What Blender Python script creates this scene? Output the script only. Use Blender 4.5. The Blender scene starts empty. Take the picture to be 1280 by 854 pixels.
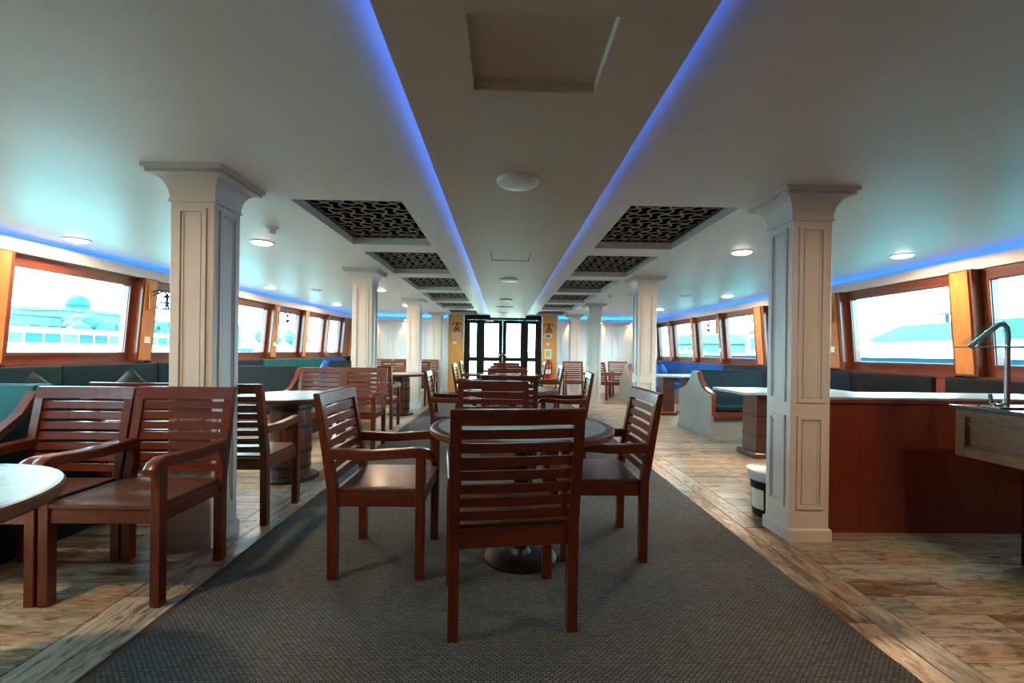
import bpy, bmesh, math, random
from mathutils import Vector, Matrix
random.seed(7)
PI = math.pi
SC = bpy.context.scene
COL = SC.collection

# ------------------------------------------------------------------ camera
FPX = 560.0                      # focal length in pixels of the 1280 px frame
EYE = 1.15
cam_d = bpy.data.cameras.new('camera')
cam = bpy.data.objects.new('camera', cam_d)
COL.objects.link(cam)
cam_d.sensor_fit = 'HORIZONTAL'
cam_d.sensor_width = 36.0
cam_d.lens = 36.0 * FPX / 1280.0
cam_d.shift_y = 13.0 / 1280.0
cam_d.clip_start = 0.02
cam_d.clip_end = 2000
cam.matrix_world = (Matrix.Translation((0, 0, EYE)) @ Matrix.Rotation(math.radians(-1.02), 4, 'Z')
                    @ Matrix.Rotation(math.radians(90), 4, 'X') @ Matrix.Rotation(math.radians(0.75), 4, 'Z'))
SC.camera = cam

# ------------------------------------------------------------------ world, exposure
SC.view_settings.view_transform = 'Standard'
SC.view_settings.look = 'None'
SC.view_settings.gamma = 1.0
SC.view_settings.use_curve_mapping = False
SC.view_settings.exposure = 0.22
SKY = 19.0
world = bpy.data.worlds.new('overcast_sky')
SC.world = world
world.use_nodes = True
bg = world.node_tree.nodes['Background']
bg.inputs['Color'].default_value = (0.42, 0.86, 1.0, 1)
bg.inputs['Strength'].default_value = SKY
sun_d = bpy.data.lights.new('sun', 'SUN'); sun_d.energy = 30.0; sun_d.angle = math.radians(3); sun_d.color = (1.0, .95, .86)
sun = bpy.data.objects.new('sun', sun_d); COL.objects.link(sun)
sun.rotation_euler = Vector((.70, .05, -.72)).to_track_quat('-Z', 'Y').to_euler()   # from the left side of the boat
SC.cycles.max_bounces = 10
SC.cycles.diffuse_bounces = 6
SC.cycles.transparent_max_bounces = 12
SC.cycles.sample_clamp_indirect = 8.0

# ------------------------------------------------------------------ materials
def new_mat(name):
    m = bpy.data.materials.new(name); m.use_nodes = True
    nt = m.node_tree
    return m, nt, nt.nodes['Principled BSDF']

def noise_mat(name, c1, c2, scale=8.0, stretch=(1, 1, 1), rough=0.5, coat=0.0, metal=0.0, bump=0.0, detail=4.0, spec=0.5, sheen=0.0):
    m, nt, b = new_mat(name)
    N, L = nt.nodes, nt.links
    tc = N.new('ShaderNodeTexCoord'); mp = N.new('ShaderNodeMapping')
    mp.inputs['Scale'].default_value = stretch
    L.new(tc.outputs['Object'], mp.inputs['Vector'])
    nz = N.new('ShaderNodeTexNoise'); nz.inputs['Scale'].default_value = scale; nz.inputs['Detail'].default_value = detail
    L.new(mp.outputs['Vector'], nz.inputs['Vector'])
    rp = N.new('ShaderNodeValToRGB')
    rp.color_ramp.elements[0].color = (*c1, 1); rp.color_ramp.elements[1].color = (*c2, 1)
    rp.color_ramp.elements[0].position = 0.3; rp.color_ramp.elements[1].position = 0.7
    L.new(nz.outputs['Fac'], rp.inputs['Fac']); L.new(rp.outputs['Color'], b.inputs['Base Color'])
    b.inputs['Roughness'].default_value = rough
    b.inputs['Metallic'].default_value = metal
    b.inputs['Specular IOR Level'].default_value = spec
    b.inputs['Coat Weight'].default_value = coat
    b.inputs['Coat Roughness'].default_value = 0.15
    b.inputs['Sheen Weight'].default_value = sheen
    if bump:
        bp = N.new('ShaderNodeBump'); bp.inputs['Strength'].default_value = bump; bp.inputs['Distance'].default_value = 0.003
        L.new(nz.outputs['Fac'], bp.inputs['Height']); L.new(bp.outputs['Normal'], b.inputs['Normal'])
    return m

def emit_mat(name, col, strength):
    m, nt, b = new_mat(name)
    b.inputs['Base Color'].default_value = (*col, 1)
    b.inputs['Emission Color'].default_value = (*col, 1)
    b.inputs['Emission Strength'].default_value = strength
    return m

def glass_mat(name, tint=(1, 1, 1), gloss=0.08):
    m = bpy.data.materials.new(name); m.use_nodes = True
    nt = m.node_tree; N, L = nt.nodes, nt.links
    N.remove(N['Principled BSDF'])
    out = N['Material Output']
    t = N.new('ShaderNodeBsdfTransparent'); t.inputs['Color'].default_value = (*tint, 1)
    g = N.new('ShaderNodeBsdfGlossy'); g.inputs['Roughness'].default_value = 0.02
    fr = N.new('ShaderNodeFresnel'); fr.inputs['IOR'].default_value = 1.45
    mu = N.new('ShaderNodeMath'); mu.operation = 'MULTIPLY'; mu.inputs[1].default_value = gloss * 10
    mu.use_clamp = True
    mx = N.new('ShaderNodeMixShader')
    ge = N.new('ShaderNodeNewGeometry'); inv = N.new('ShaderNodeMath'); inv.operation = 'SUBTRACT'; inv.inputs[0].default_value = 1.0
    L.new(ge.outputs['Backfacing'], inv.inputs[1])
    m2 = N.new('ShaderNodeMath'); m2.operation = 'MULTIPLY'
    L.new(fr.outputs['Fac'], mu.inputs[0]); L.new(mu.outputs['Value'], m2.inputs[0]); L.new(inv.outputs['Value'], m2.inputs[1])
    L.new(m2.outputs['Value'], mx.inputs['Fac'])
    L.new(t.outputs['BSDF'], mx.inputs[1]); L.new(g.outputs['BSDF'], mx.inputs[2])
    L.new(mx.outputs['Shader'], out.inputs['Surface'])
    return m

def plank_mat(name, use_attr):
    m, nt, b = new_mat(name)
    N, L = nt.nodes, nt.links
    if use_attr:
        at = N.new('ShaderNodeAttribute'); at.attribute_name = 'rnd'; rnd = at.outputs['Fac']
    else:
        oi = N.new('ShaderNodeObjectInfo'); rnd = oi.outputs['Random']
    geo = N.new('ShaderNodeNewGeometry')
    uv = N.new('ShaderNodeAttribute'); uv.attribute_name = 'plank'   # plank-local coordinates: along, across
    ml = N.new('ShaderNodeMath'); ml.operation = 'MULTIPLY'; ml.inputs[1].default_value = 57.0
    L.new(rnd, ml.inputs[0])
    cb = N.new('ShaderNodeCombineXYZ'); L.new(ml.outputs[0], cb.inputs['Z']); L.new(ml.outputs[0], cb.inputs['X'])
    ad = N.new('ShaderNodeVectorMath'); ad.operation = 'ADD'
    L.new(uv.outputs['Vector'], ad.inputs[0]); L.new(cb.outputs['Vector'], ad.inputs[1])
    def nz(scale, st, det):
        mp = N.new('ShaderNodeMapping'); mp.inputs['Scale'].default_value = st
        L.new(ad.outputs['Vector'], mp.inputs['Vector'])
        t = N.new('ShaderNodeTexNoise'); t.inputs['Scale'].default_value = scale; t.inputs['Detail'].default_value = det
        t.inputs['Roughness'].default_value = 0.65
        L.new(mp.outputs['Vector'], t.inputs['Vector']); return t.outputs['Fac']
    grain = nz(6.0, (1.2, 14, 1), 6)
    patch = nz(3.0, (1.0, 4.0, 1), 5)
    # base tint of each plank
    r1 = N.new('ShaderNodeValToRGB'); cr = r1.color_ramp; cr.interpolation = 'CONSTANT'
    cols = [(0.0, (.36, .26, .16)), (.16, (.20, .11, .05)), (.30, (.44, .37, .27)), (.46, (.27, .20, .12)),
            (.60, (.27, .27, .21)), (.72, (.37, .22, .105)), (.86, (.48, .41, .31))]
    cr.elements[0].position = 0; cr.elements[0].color = (*cols[0][1], 1)
    cr.elements[1].position = cols[1][0]; cr.elements[1].color = (*cols[1][1], 1)
    for p, c in cols[2:]:
        e = cr.elements.new(p); e.color = (*c, 1)
    L.new(rnd, r1.inputs['Fac'])
    # worn paint patches and dark grain
    r2 = N.new('ShaderNodeValToRGB'); r2.color_ramp.elements[0].position = .46; r2.color_ramp.elements[1].position = .62
    r2.color_ramp.elements[0].color = (0, 0, 0, 1); r2.color_ramp.elements[1].color = (1, 1, 1, 1)
    L.new(patch, r2.inputs['Fac'])
    mx = N.new('ShaderNodeMix'); mx.data_type = 'RGBA'
    L.new(r2.outputs['Color'], mx.inputs['Factor'])
    L.new(r1.outputs['Color'], mx.inputs['A']); mx.inputs['B'].default_value = (.47, .43, .34, 1)
    r3 = N.new('ShaderNodeValToRGB'); r3.color_ramp.elements[0].position = .30; r3.color_ramp.elements[1].position = .55
    r3.color_ramp.elements[0].color = (.16, .10, .065, 1); r3.color_ramp.elements[1].color = (1, 1, 1, 1)
    L.new(grain, r3.inputs['Fac'])
    m2 = N.new('ShaderNodeMix'); m2.data_type = 'RGBA'; m2.blend_type = 'MULTIPLY'; m2.inputs['Factor'].default_value = .85
    L.new(mx.outputs['Result'], m2.inputs['A']); L.new(r3.outputs['Color'], m2.inputs['B'])
    stain = nz(5.0, (1.6, 5.0, 1), 8)
    r4 = N.new('ShaderNodeValToRGB'); r4.color_ramp.elements[0].position = .36; r4.color_ramp.elements[1].position = .47
    r4.color_ramp.elements[0].color = (.20, .15, .12, 1); r4.color_ramp.elements[1].color = (1, 1, 1, 1)
    L.new(stain, r4.inputs['Fac'])
    flake = nz(9.0, (1.5, 6.0, 1), 8)
    r5 = N.new('ShaderNodeValToRGB'); r5.color_ramp.elements[0].position = .60; r5.color_ramp.elements[1].position = .66
    r5.color_ramp.elements[0].color = (0, 0, 0, 1); r5.color_ramp.elements[1].color = (.8, .8, .8, 1)
    L.new(flake, r5.inputs['Fac'])
    m3 = N.new('ShaderNodeMix'); m3.data_type = 'RGBA'; m3.blend_type = 'MULTIPLY'; m3.inputs['Factor'].default_value = .9
    L.new(m2.outputs['Result'], m3.inputs['A']); L.new(r4.outputs['Color'], m3.inputs['B'])
    m4 = N.new('ShaderNodeMix'); m4.data_type = 'RGBA'
    L.new(r5.outputs['Color'], m4.inputs['Factor']); L.new(m3.outputs['Result'], m4.inputs['A']); m4.inputs['B'].default_value = (.55, .52, .45, 1)
    L.new(m4.outputs['Result'], b.inputs['Base Color'])
    b.inputs['Roughness'].default_value = 0.33
    bp = N.new('ShaderNodeBump'); bp.inputs['Strength'].default_value = 0.25; bp.inputs['Distance'].default_value = 0.002
    L.new(grain, bp.inputs['Height']); L.new(bp.outputs['Normal'], b.inputs['Normal'])
    return m

def carpet_mat():
    m, nt, b = new_mat('carpet_weave')
    N, L = nt.nodes, nt.links
    tc = N.new('ShaderNodeTexCoord')
    mp = N.new('ShaderNodeMapping'); mp.inputs['Scale'].default_value = (46, 66, 1)
    L.new(tc.outputs['Object'], mp.inputs['Vector'])
    br = N.new('ShaderNodeTexBrick'); br.inputs['Scale'].default_value = 1.0
    br.inputs['Color1'].default_value = (.155, .175, .180, 1); br.inputs['Color2'].default_value = (.10, .114, .118, 1)
    br.inputs['Mortar'].default_value = (.022, .022, .024, 1); br.inputs['Mortar Size'].default_value = .12
    br.inputs['Mortar Smooth'].default_value = .6
    br.inputs['Brick Width'].default_value = 1.0; br.inputs['Row Height'].default_value = 0.7
    L.new(mp.outputs['Vector'], br.inputs['Vector'])
    nz = N.new('ShaderNodeTexNoise'); nz.inputs['Scale'].default_value = 1.3; nz.inputs['Detail'].default_value = 5
    L.new(tc.outputs['Object'], nz.inputs['Vector'])
    rp = N.new('ShaderNodeValToRGB'); rp.color_ramp.elements[0].position = .3; rp.color_ramp.elements[1].position = .7
    rp.color_ramp.elements[0].color = (.78, .76, .72, 1); rp.color_ramp.elements[1].color = (1.1, 1.08, 1.05, 1)
    L.new(nz.outputs['Fac'], rp.inputs['Fac'])
    mx = N.new('ShaderNodeMix'); mx.data_type = 'RGBA'; mx.blend_type = 'MULTIPLY'; mx.inputs['Factor'].default_value = 1
    L.new(br.outputs['Color'], mx.inputs['A']); L.new(rp.outputs['Color'], mx.inputs['B'])
    L.new(mx.outputs['Result'], b.inputs['Base Color'])
    b.inputs['Roughness'].default_value = .85; b.inputs['Specular IOR Level'].default_value = .15
    bp = N.new('ShaderNodeBump'); bp.inputs['Strength'].default_value = .6; bp.inputs['Distance'].default_value = .003
    bp.invert = True
    L.new(br.outputs['Fac'], bp.inputs['Height']); L.new(bp.outputs['Normal'], b.inputs['Normal'])
    return m

M = {}
M['ceiling'] = noise_mat('ceiling_paint', (.74, .74, .70), (.80, .80, .76), 1.5, rough=.42)
M['soffit'] = noise_mat('soffit_paint', (.70, .69, .66), (.74, .73, .70), 2, rough=.45)
M['panel'] = noise_mat('centre_panel_paint', (.60, .50, .40), (.66, .55, .45), 1.2, rough=.5)
M['wallwhite'] = noise_mat('wall_paint', (.78, .78, .76), (.83, .83, .81), 2, rough=.5)
M['column'] = noise_mat('column_paint', (.64, .60, .54), (.70, .66, .60), 3, rough=.42)
M['chair'] = noise_mat('varnished_wood', (.082, .0150, .0048), (.148, .034, .0105), 5, (1.5, 9, 9), rough=.3, coat=.12, spec=.4)
M['chairv'] = noise_mat('varnished_wood_upright', (.082, .0150, .0048), (.148, .034, .0105), 5, (9, 9, 1.5), rough=.3, coat=.12, spec=.4)
M['seatw'] = noise_mat('worn_seat_wood', (.075, .026, .013), (.125, .050, .026), 6, (2, 9, 2), rough=.38, coat=.15)
M['framew'] = noise_mat('window_frame_wood', (.115, .024, .009), (.19, .044, .016), 4, (5, 1.2, 5), rough=.28, coat=.4)
M['postw'] = noise_mat('post_wood', (.50, .17, .04), (.60, .23, .06), 4, (6, 6, 1), rough=.4, coat=.2)
M['orange'] = noise_mat('orange_wood_veneer', (.80, .34, .075), (.88, .42, .11), 3, (7, 7, .8), rough=.4, coat=.2)
M['wallwood'] = noise_mat('lower_wall_wood', (.11, .022, .012), (.16, .035, .018), 4, (6, 6, 1), rough=.35)
M['partition'] = noise_mat('partition_wood', (.135, .021, .010), (.19, .034, .016), 5, (9, 9, .7), rough=.33, coat=.2)
M['buffet'] = noise_mat('buffet_wood', (.13, .062, .030), (.20, .10, .05), 4, (1, 6, 8), rough=.4)
M['dark'] = noise_mat('dark_stone', (.03, .03, .032), (.055, .055, .06), 20, rough=.18, coat=.3)
M['black'] = noise_mat('black_paint', (.010, .010, .011), (.014, .013, .013), 6, rough=.4, spec=.2)
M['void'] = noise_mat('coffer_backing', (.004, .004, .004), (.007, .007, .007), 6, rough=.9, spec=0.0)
M['lattice'] = noise_mat('lattice_metal', (.22, .175, .155), (.30, .25, .225), 12, rough=.5)
M['greyp'] = noise_mat('booth_grey_paint', (.23, .24, .24), (.29, .29, .285), 3, rough=.4)
M['shadowed'] = noise_mat('shadowed_vinyl', (.004, .005, .006), (.008, .009, .011), 9, rough=.62, bump=.2, spec=.18)  # one navy upholstery throughout; its shaded tone is put into this colour
M['teal'] = noise_mat('lit_teal_vinyl', (.004, .075, .085), (.008, .11, .125), 7, rough=.6, bump=.25, spec=.18)  # same upholstery, with the window light put into the colour
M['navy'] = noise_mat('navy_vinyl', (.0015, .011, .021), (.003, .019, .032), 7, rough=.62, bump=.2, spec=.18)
M['blue'] = noise_mat('lit_vinyl_pillow_blue', (.003, .065, .30), (.006, .10, .40), 7, rough=.6, bump=.25, spec=.18)  # same upholstery, lit tone put into the colour; blue pillows share it
M['ttop'] = noise_mat('tabletop_stone', (.17, .26, .29), (.27, .37, .39), 14, (1, 1, 1), rough=.34, coat=.0, detail=8, spec=.06)
M['tring'] = noise_mat('tabletop_inlay', (.012, .022, .045), (.02, .032, .06), 14, rough=.3, spec=.12)
M['trim_edge'] = noise_mat('tabletop_edge', (.085, .03, .016), (.14, .055, .028), 10, rough=.35, spec=.15)
M['tray'] = noise_mat('booth_tabletop', (.24, .31, .34), (.33, .40, .43), 12, rough=.3, spec=.12)
M['barrel'] = noise_mat('barrel_stain', (.085, .020, .008), (.14, .036, .014), 4, (9, 9, .8), rough=.3, coat=.2)
M['iron'] = noise_mat('dark_iron', (.02, .02, .022), (.04, .04, .043), 8, rough=.4, metal=.7)
M['chrome'] = noise_mat('brushed_chrome', (.62, .62, .63), (.74, .74, .75), 30, rough=.16, metal=1)
M['white'] = noise_mat('white_plastic', (.78, .78, .76), (.83, .83, .81), 8, rough=.35)
M['hatch'] = noise_mat('hatch_board', (.54, .43, .32), (.62, .50, .38), 3, rough=.6)
M['red'] = noise_mat('red_enamel', (.52, .012, .012), (.60, .02, .02), 5, rough=.25, coat=.4)
M['label'] = noise_mat('printed_label', (.55, .62, .45), (.80, .80, .72), 60, (1, 1, 3), rough=.5)
M['signp'] = noise_mat('printed_notice', (.62, .38, .22), (.80, .58, .42), 40, (1, 1, 4), rough=.5)
M['signblue'] = noise_mat('blue_print', (.05, .10, .38), (.08, .16, .5), 30, rough=.5)
M['signyel'] = noise_mat('yellow_green_print', (.55, .58, .10), (.72, .66, .22), 30, rough=.5)
M['lid'] = noise_mat('bucket_lid', (.70, .52, .34), (.80, .66, .48), 5, rough=.3)
M['rimblue'] = noise_mat('bucket_rim', (.45, .50, .55), (.55, .60, .64), 5, rough=.3)
M['glass'] = glass_mat('window_glass')
M['tglass'] = glass_mat('tinted_shelf_glass', (.80, .95, .94), .12)
M['gedge'] = noise_mat('glass_edge', (.02, .22, .22), (.04, .30, .30), 10, rough=.1)
M['led'] = emit_mat('blue_led', (.0, .15, 1.0), 34.0)
M['ledside'] = emit_mat('blue_led_side', (.0, .17, 1.0), 12.0)
M['lamp'] = emit_mat('lit_downlight', (1.0, .88, .72), 30.0)
M['warm'] = emit_mat('warm_spot', (1.0, .66, .34), 160.0)
M['carpet'] = carpet_mat()
M['plank'] = plank_mat('worn_plank', False)
M['plankfar'] = plank_mat('worn_plank_far', True)
M['grout'] = noise_mat('plank_joint', (.05, .038, .026), (.08, .06, .045), 20, rough=.9)
M['water'] = noise_mat('harbour_water', (.01, .12, .14), (.03, .19, .20), .25, rough=.08, bump=.4)
M['shore'] = noise_mat('shore_haze_green', (.015, .075, .075), (.035, .11, .11), .12, rough=.9)
M['bldg'] = noise_mat('shore_building', (.055, .115, .12), (.095, .155, .16), .1, rough=.9)
M['bldgd'] = noise_mat('shore_building_dark', (.006, .05, .06), (.012, .08, .09), .1, rough=.9)
M['roofg'] = noise_mat('green_sheet_roof', (.006, .036, .027), (.011, .05, .038), .3, rough=.7)
M['palm'] = noise_mat('palm_leaf', (.003, .018, .014), (.005, .026, .02), 1, rough=.7)
M['quay'] = noise_mat('quay_wall', (.002, .035, .06), (.005, .055, .085), .3, rough=.9)
M['pale'] = noise_mat('pale_concrete', (.62, .66, .66), (.72, .75, .75), .3, rough=.9)
M['dteal'] = noise_mat('teal_cloth_shaded_vinyl', (.001, .013, .018), (.002, .022, .028), 7, rough=.62, bump=.2, spec=.18)  # same upholstery, shaded tone put into the colour; also pillows, booth ends
M['cream'] = noise_mat('cream_bulwark', (.74, .60, .34), (.80, .68, .45), .8, rough=.7)

# ------------------------------------------------------------------ helpers
def box(bm, x0, x1, y0, y1, z0, z1, bev=0.0, seg=2):
    r = bmesh.ops.create_cube(bm, size=1.0)
    vs = r['verts']
    for v in vs:
        v.co = Vector(((x0 + x1) / 2 + v.co.x * (x1 - x0), (y0 + y1) / 2 + v.co.y * (y1 - y0), (z0 + z1) / 2 + v.co.z * (z1 - z0)))
    if bev:
        es = list({e for v in vs for e in v.link_edges})
        bmesh.ops.bevel(bm, geom=es, offset=bev, segments=seg, affect='EDGES', profile=.6)
    return vs

def bar(bm, p, q, w, h, up=(0, 0, 1)):
    p, q = Vector(p), Vector(q)
    d = (q - p).normalized(); u = Vector(up); s = d.cross(u).normalized(); u = s.cross(d)
    vs = []
    for c in (p, q):
        for a, b in ((-1, -1), (1, -1), (1, 1), (-1, 1)):
            vs.append(bm.verts.new(c + s * a * w / 2 + u * b * h / 2))
    for f in ((0, 1, 2, 3), (7, 6, 5, 4), (0, 4, 5, 1), (1, 5, 6, 2), (2, 6, 7, 3), (3, 7, 4, 0)):
        bm.faces.new([vs[i] for i in f])

def prism(bm, poly, axis, a, b):
    """poly: 2-D points; axis 'x': points are (y,z); 'y': (x,z); 'z': (x,y)"""
    def P(u, v, t):
        return {'x': (t, u, v), 'y': (u, t, v), 'z': (u, v, t)}[axis]
    A = [bm.verts.new(P(u, v, a)) for u, v in poly]
    B = [bm.verts.new(P(u, v, b)) for u, v in poly]
    n = len(poly)
    bm.faces.new(A); bm.faces.new(B[::-1])
    for i in range(n):
        j = (i + 1) % n
        bm.faces.new((A[j], A[i], B[i], B[j]))

def lathe(bm, prof, n=32, c=(0, 0, 0)):
    rings = []
    for r, z in prof:
        if r < 1e-6:
            rings.append([bm.verts.new((c[0], c[1], c[2] + z))])
        else:
            rings.append([bm.verts.new((c[0] + r * math.cos(2 * PI * i / n), c[1] + r * math.sin(2 * PI * i / n), c[2] + z)) for i in range(n)])
    for A, B in zip(rings, rings[1:]):
        for i in range(n):
            j = (i + 1) % n
            if len(A) == 1 and len(B) == 1: continue
            if len(A) == 1: bm.faces.new((A[0], B[j], B[i]))
            elif len(B) == 1: bm.faces.new((A[i], A[j], B[0]))
            else: bm.faces.new((A[i], A[j], B[j], B[i]))

def tube(bm, pts, r, n=10, cap=True):
    pts = [Vector(p) for p in pts]
    rings = []; prev = None
    for i, p in enumerate(pts):
        d = (pts[min(i + 1, len(pts) - 1)] - pts[max(i - 1, 0)]).normalized()
        if prev is None:
            a = Vector((0, 0, 1)) if abs(d.z) < .9 else Vector((1, 0, 0))
            u = d.cross(a).normalized()
        else:
            u = (prev - d * prev.dot(d)).normalized()
        prev = u; w = d.cross(u)
        rings.append([bm.verts.new(p + (u * math.cos(2 * PI * k / n) + w * math.sin(2 * PI * k / n)) * r) for k in range(n)])
    for A, B in zip(rings, rings[1:]):
        for k in range(n):
            bm.faces.new((A[k], A[(k + 1) % n], B[(k + 1) % n], B[k]))
    if cap:
        bm.faces.new(rings[0][::-1]); bm.faces.new(rings[-1])

def to_mesh(name, bm, mat, smooth=False):
    bmesh.ops.recalc_face_normals(bm, faces=bm.faces)
    me = bpy.data.meshes.new(name); bm.to_mesh(me); bm.free()
    me.materials.append(M[mat])
    if smooth:
        for p in me.polygons: p.use_smooth = True
        try: me.set_sharp_from_angle(angle=math.radians(38))
        except Exception: pass
    return me

def link(name, me, parent=None, loc=None):
    o = bpy.data.objects.new(name, me); COL.objects.link(o)
    if parent: o.parent = parent
    if loc: o.location = loc
    return o

def obj(name, bm, mat, parent=None, smooth=False):
    return link(name, to_mesh(name, bm, mat, smooth), parent)

def part(name, mat, parent, fn, smooth=False):
    bm = bmesh.new(); fn(bm)
    return obj(name, bm, mat, parent, smooth)

def tag(o, label, cat, group=None):
    o['label'] = label; o['category'] = cat
    if group: o['group'] = group
    return o

def thing(name, label, cat, loc=(0, 0, 0), rz=0, group=None):
    o = bpy.data.objects.new(name, None); COL.objects.link(o)
    o.empty_display_size = .1
    o.location = loc; o.rotation_euler = (0, 0, rz)
    return tag(o, label, cat, group)

def struct(name, bm, mat, smooth=False):
    o = obj(name, bm, mat, None, smooth); o['kind'] = 'structure'
    return o

def dup(root, loc, rz, label, group=None):
    r = root.copy(); COL.objects.link(r); r.location = loc; r.rotation_euler = (0, 0, rz)
    r['label'] = label
    if group: r['group'] = group
    for ch in list(root.children):
        c = ch.copy(); COL.objects.link(c); c.parent = r
        for g in list(ch.children):
            d = g.copy(); COL.objects.link(d); d.parent = c
    return r

# ------------------------------------------------------------------ room dimensions
CEIL = 2.17                       # underside of the ceiling
YB, YE = -2.6, 12.9               # wall behind the camera, end wall
YD = 12.5                         # face of the door block
XL, XR = -4.60, 4.62              # side walls (inner plane of the window band)
SL, SR = -4.42, 4.50              # inner faces of the cove soffits
def bend(y):                      # the hull narrows towards the far end
    return -0.25 * (max(0.0, y - 6.0) / 6.5) ** 2
def lean(z):                      # window band leans inwards towards the top
    return -0.085 * (z - 1.0)
def hull(bm, side, do_lean=True):
    for v in bm.verts:
        v.co.x += side * (bend(v.co.y) + (lean(v.co.z) if do_lean else 0))

# ------------------------------------------------------------------ floor: slab, planks
bm = bmesh.new(); box(bm, -5.2, 5.2, YB, YE + .2, -.12, -.008)
floor = struct('floor', bm, 'grout')

planks = []      # (x0,x1,y0,y1, along)
def lay_side(side, xin, xout):
    y = YB
    # two border courses along the carpet
    for w0, w1 in ((xin, xin + .125), (xin + .125, xin + .27)):
        yy = -.6 - random.random() * .8
        while yy < YE:
            planks.append((side * w0, side * w1, yy, min(yy + .92, YE), 'y')); yy += .92
    row = 0; y = -.4
    while y < YE:
        x = xin + .27 - random.random() * .8
        while x < xout:
            a, b = max(x, xin + .27), min(x + .92, xout)
            if b - a > .05: planks.append((side * a, side * b, y, min(y + .158, YE), 'x'))
            x += .92
        y += .158; row += 1
lay_side(1, 1.49, 4.75); lay_side(-1, 1.46, 4.72)
def pl_key(p):
    cx, cy = (p[0] + p[1]) / 2, (p[2] + p[3]) / 2
    if cy < 1.2 or abs(cx) / cy > 1.28: return 1e9 + cy
    return cy + abs(cx) * .25
planks.sort(key=pl_key)
def plank_geo(bm, x0, x1, y0, y1, along, g=.0018):
    if x1 < x0: x0, x1 = x1, x0
    x0 += g; x1 -= g; y0 += g; y1 -= g
    c = .002
    lo = [(x0, y0), (x1, y0), (x1, y1), (x0, y1)]
    hi = [(x0 + c, y0 + c), (x1 - c, y0 + c), (x1 - c, y1 - c), (x0 + c, y1 - c)]
    A = [bm.verts.new((x, y, -.008)) for x, y in lo]
    B = [bm.verts.new((x, y, -.0015)) for x, y in lo]
    Cc = [bm.verts.new((x, y, 0)) for x, y in hi]
    fs = []
    for P, Q in ((A, B), (B, Cc)):
        for i in range(4):
            j = (i + 1) % 4; fs.append(bm.faces.new((P[i], P[j], Q[j], Q[i])))
    fs.append(bm.faces.new(Cc))
    return A + B + Cc, fs
near, rest = planks[:290], [p for p in planks[290:] if (p[2] + p[3]) / 2 > 0]
cache = {}
for p in near:
    L_, W_ = abs(p[1] - p[0]), p[3] - p[2]
    key = (round(L_, 2), round(W_, 2), p[4])
    if key not in cache:
        b2 = bmesh.new(); lay = b2.verts.layers.float_vector.new('plank')
        vs, _ = plank_geo(b2, -L_ / 2, L_ / 2, -W_ / 2, W_ / 2, p[4])
        for v in vs: v[lay] = Vector((v.co.x, v.co.y, 0)) if p[4] == 'x' else Vector((v.co.y, v.co.x, 0))
        cache[key] = to_mesh('plank', b2, 'plank')
    link('plank', cache[key], floor, ((p[0] + p[1]) / 2, (p[2] + p[3]) / 2, random.uniform(-.0008, .0004)))
bm = bmesh.new(); lay = bm.verts.layers.float_vector.new('plank'); lr = bm.verts.layers.float.new('rnd')
for p in rest:
    r = random.random()
    vs, _ = plank_geo(bm, *p)
    for v in vs:
        v[lay] = Vector((v.co.x, v.co.y, 0)) if p[4] == 'x' else Vector((v.co.y, v.co.x, 0)); v[lr] = r
fp = obj('plank_field', bm, 'plankfar', floor); fp['kind'] = 'stuff'

# carpet runner with slightly ragged edges
bm = bmesh.new()
def edgeL(y): return -1.40 - .10 * min(1, max(0, (y - 1.2) / 4.5)) + random.uniform(-.006, .006)
def edgeR(y): return 1.49 + random.uniform(-.006, .006)
ys = [YB + i * (YD - YB) / 260 for i in range(261)]
rows = []
for y in ys:
    l, r = edgeL(y), edgeR(y)
    rows.append([bm.verts.new((l, y, 0.0005)), bm.verts.new((l + .004, y, .006)), bm.verts.new((r - .004, y, .006)), bm.verts.new((r, y, 0.0005))])
for A, B in zip(rows, rows[1:]):
    for i in range(3): bm.faces.new((A[i], A[i + 1], B[i + 1], B[i]))
tag(obj('carpet_runner', bm, 'carpet'), 'dark grey woven carpet runner down the middle of the room', 'carpet')

# ------------------------------------------------------------------ ceiling with coffers
CX0, CX1, CX2, CX3 = -1.47, -.715, .865, 1.62
coffers = [(3.08 + 1.6 * k, 3.08 + 1.6 * k + 1.27) for k in range(6)]
bm = bmesh.new()
T = .03
box(bm, -4.8, CX0, YB, YE, CEIL, CEIL + T); box(bm, CX1, CX2, YB, YE, CEIL, CEIL + T); box(bm, CX3, 4.9, YB, YE, CEIL, CEIL + T)
for a, b in ((CX0, CX1), (CX2, CX3)):
    y = YB
    for c0, c1 in coffers:
        box(bm, a, b, y, c0, CEIL, CEIL + T); y = c1
    box(bm, a, b, y, YE, CEIL, CEIL + T)
box(bm, -4.8, 4.9, YB, YE, CEIL + .22, CEIL + .25)
struct('ceiling', bm, 'ceiling')

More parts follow.
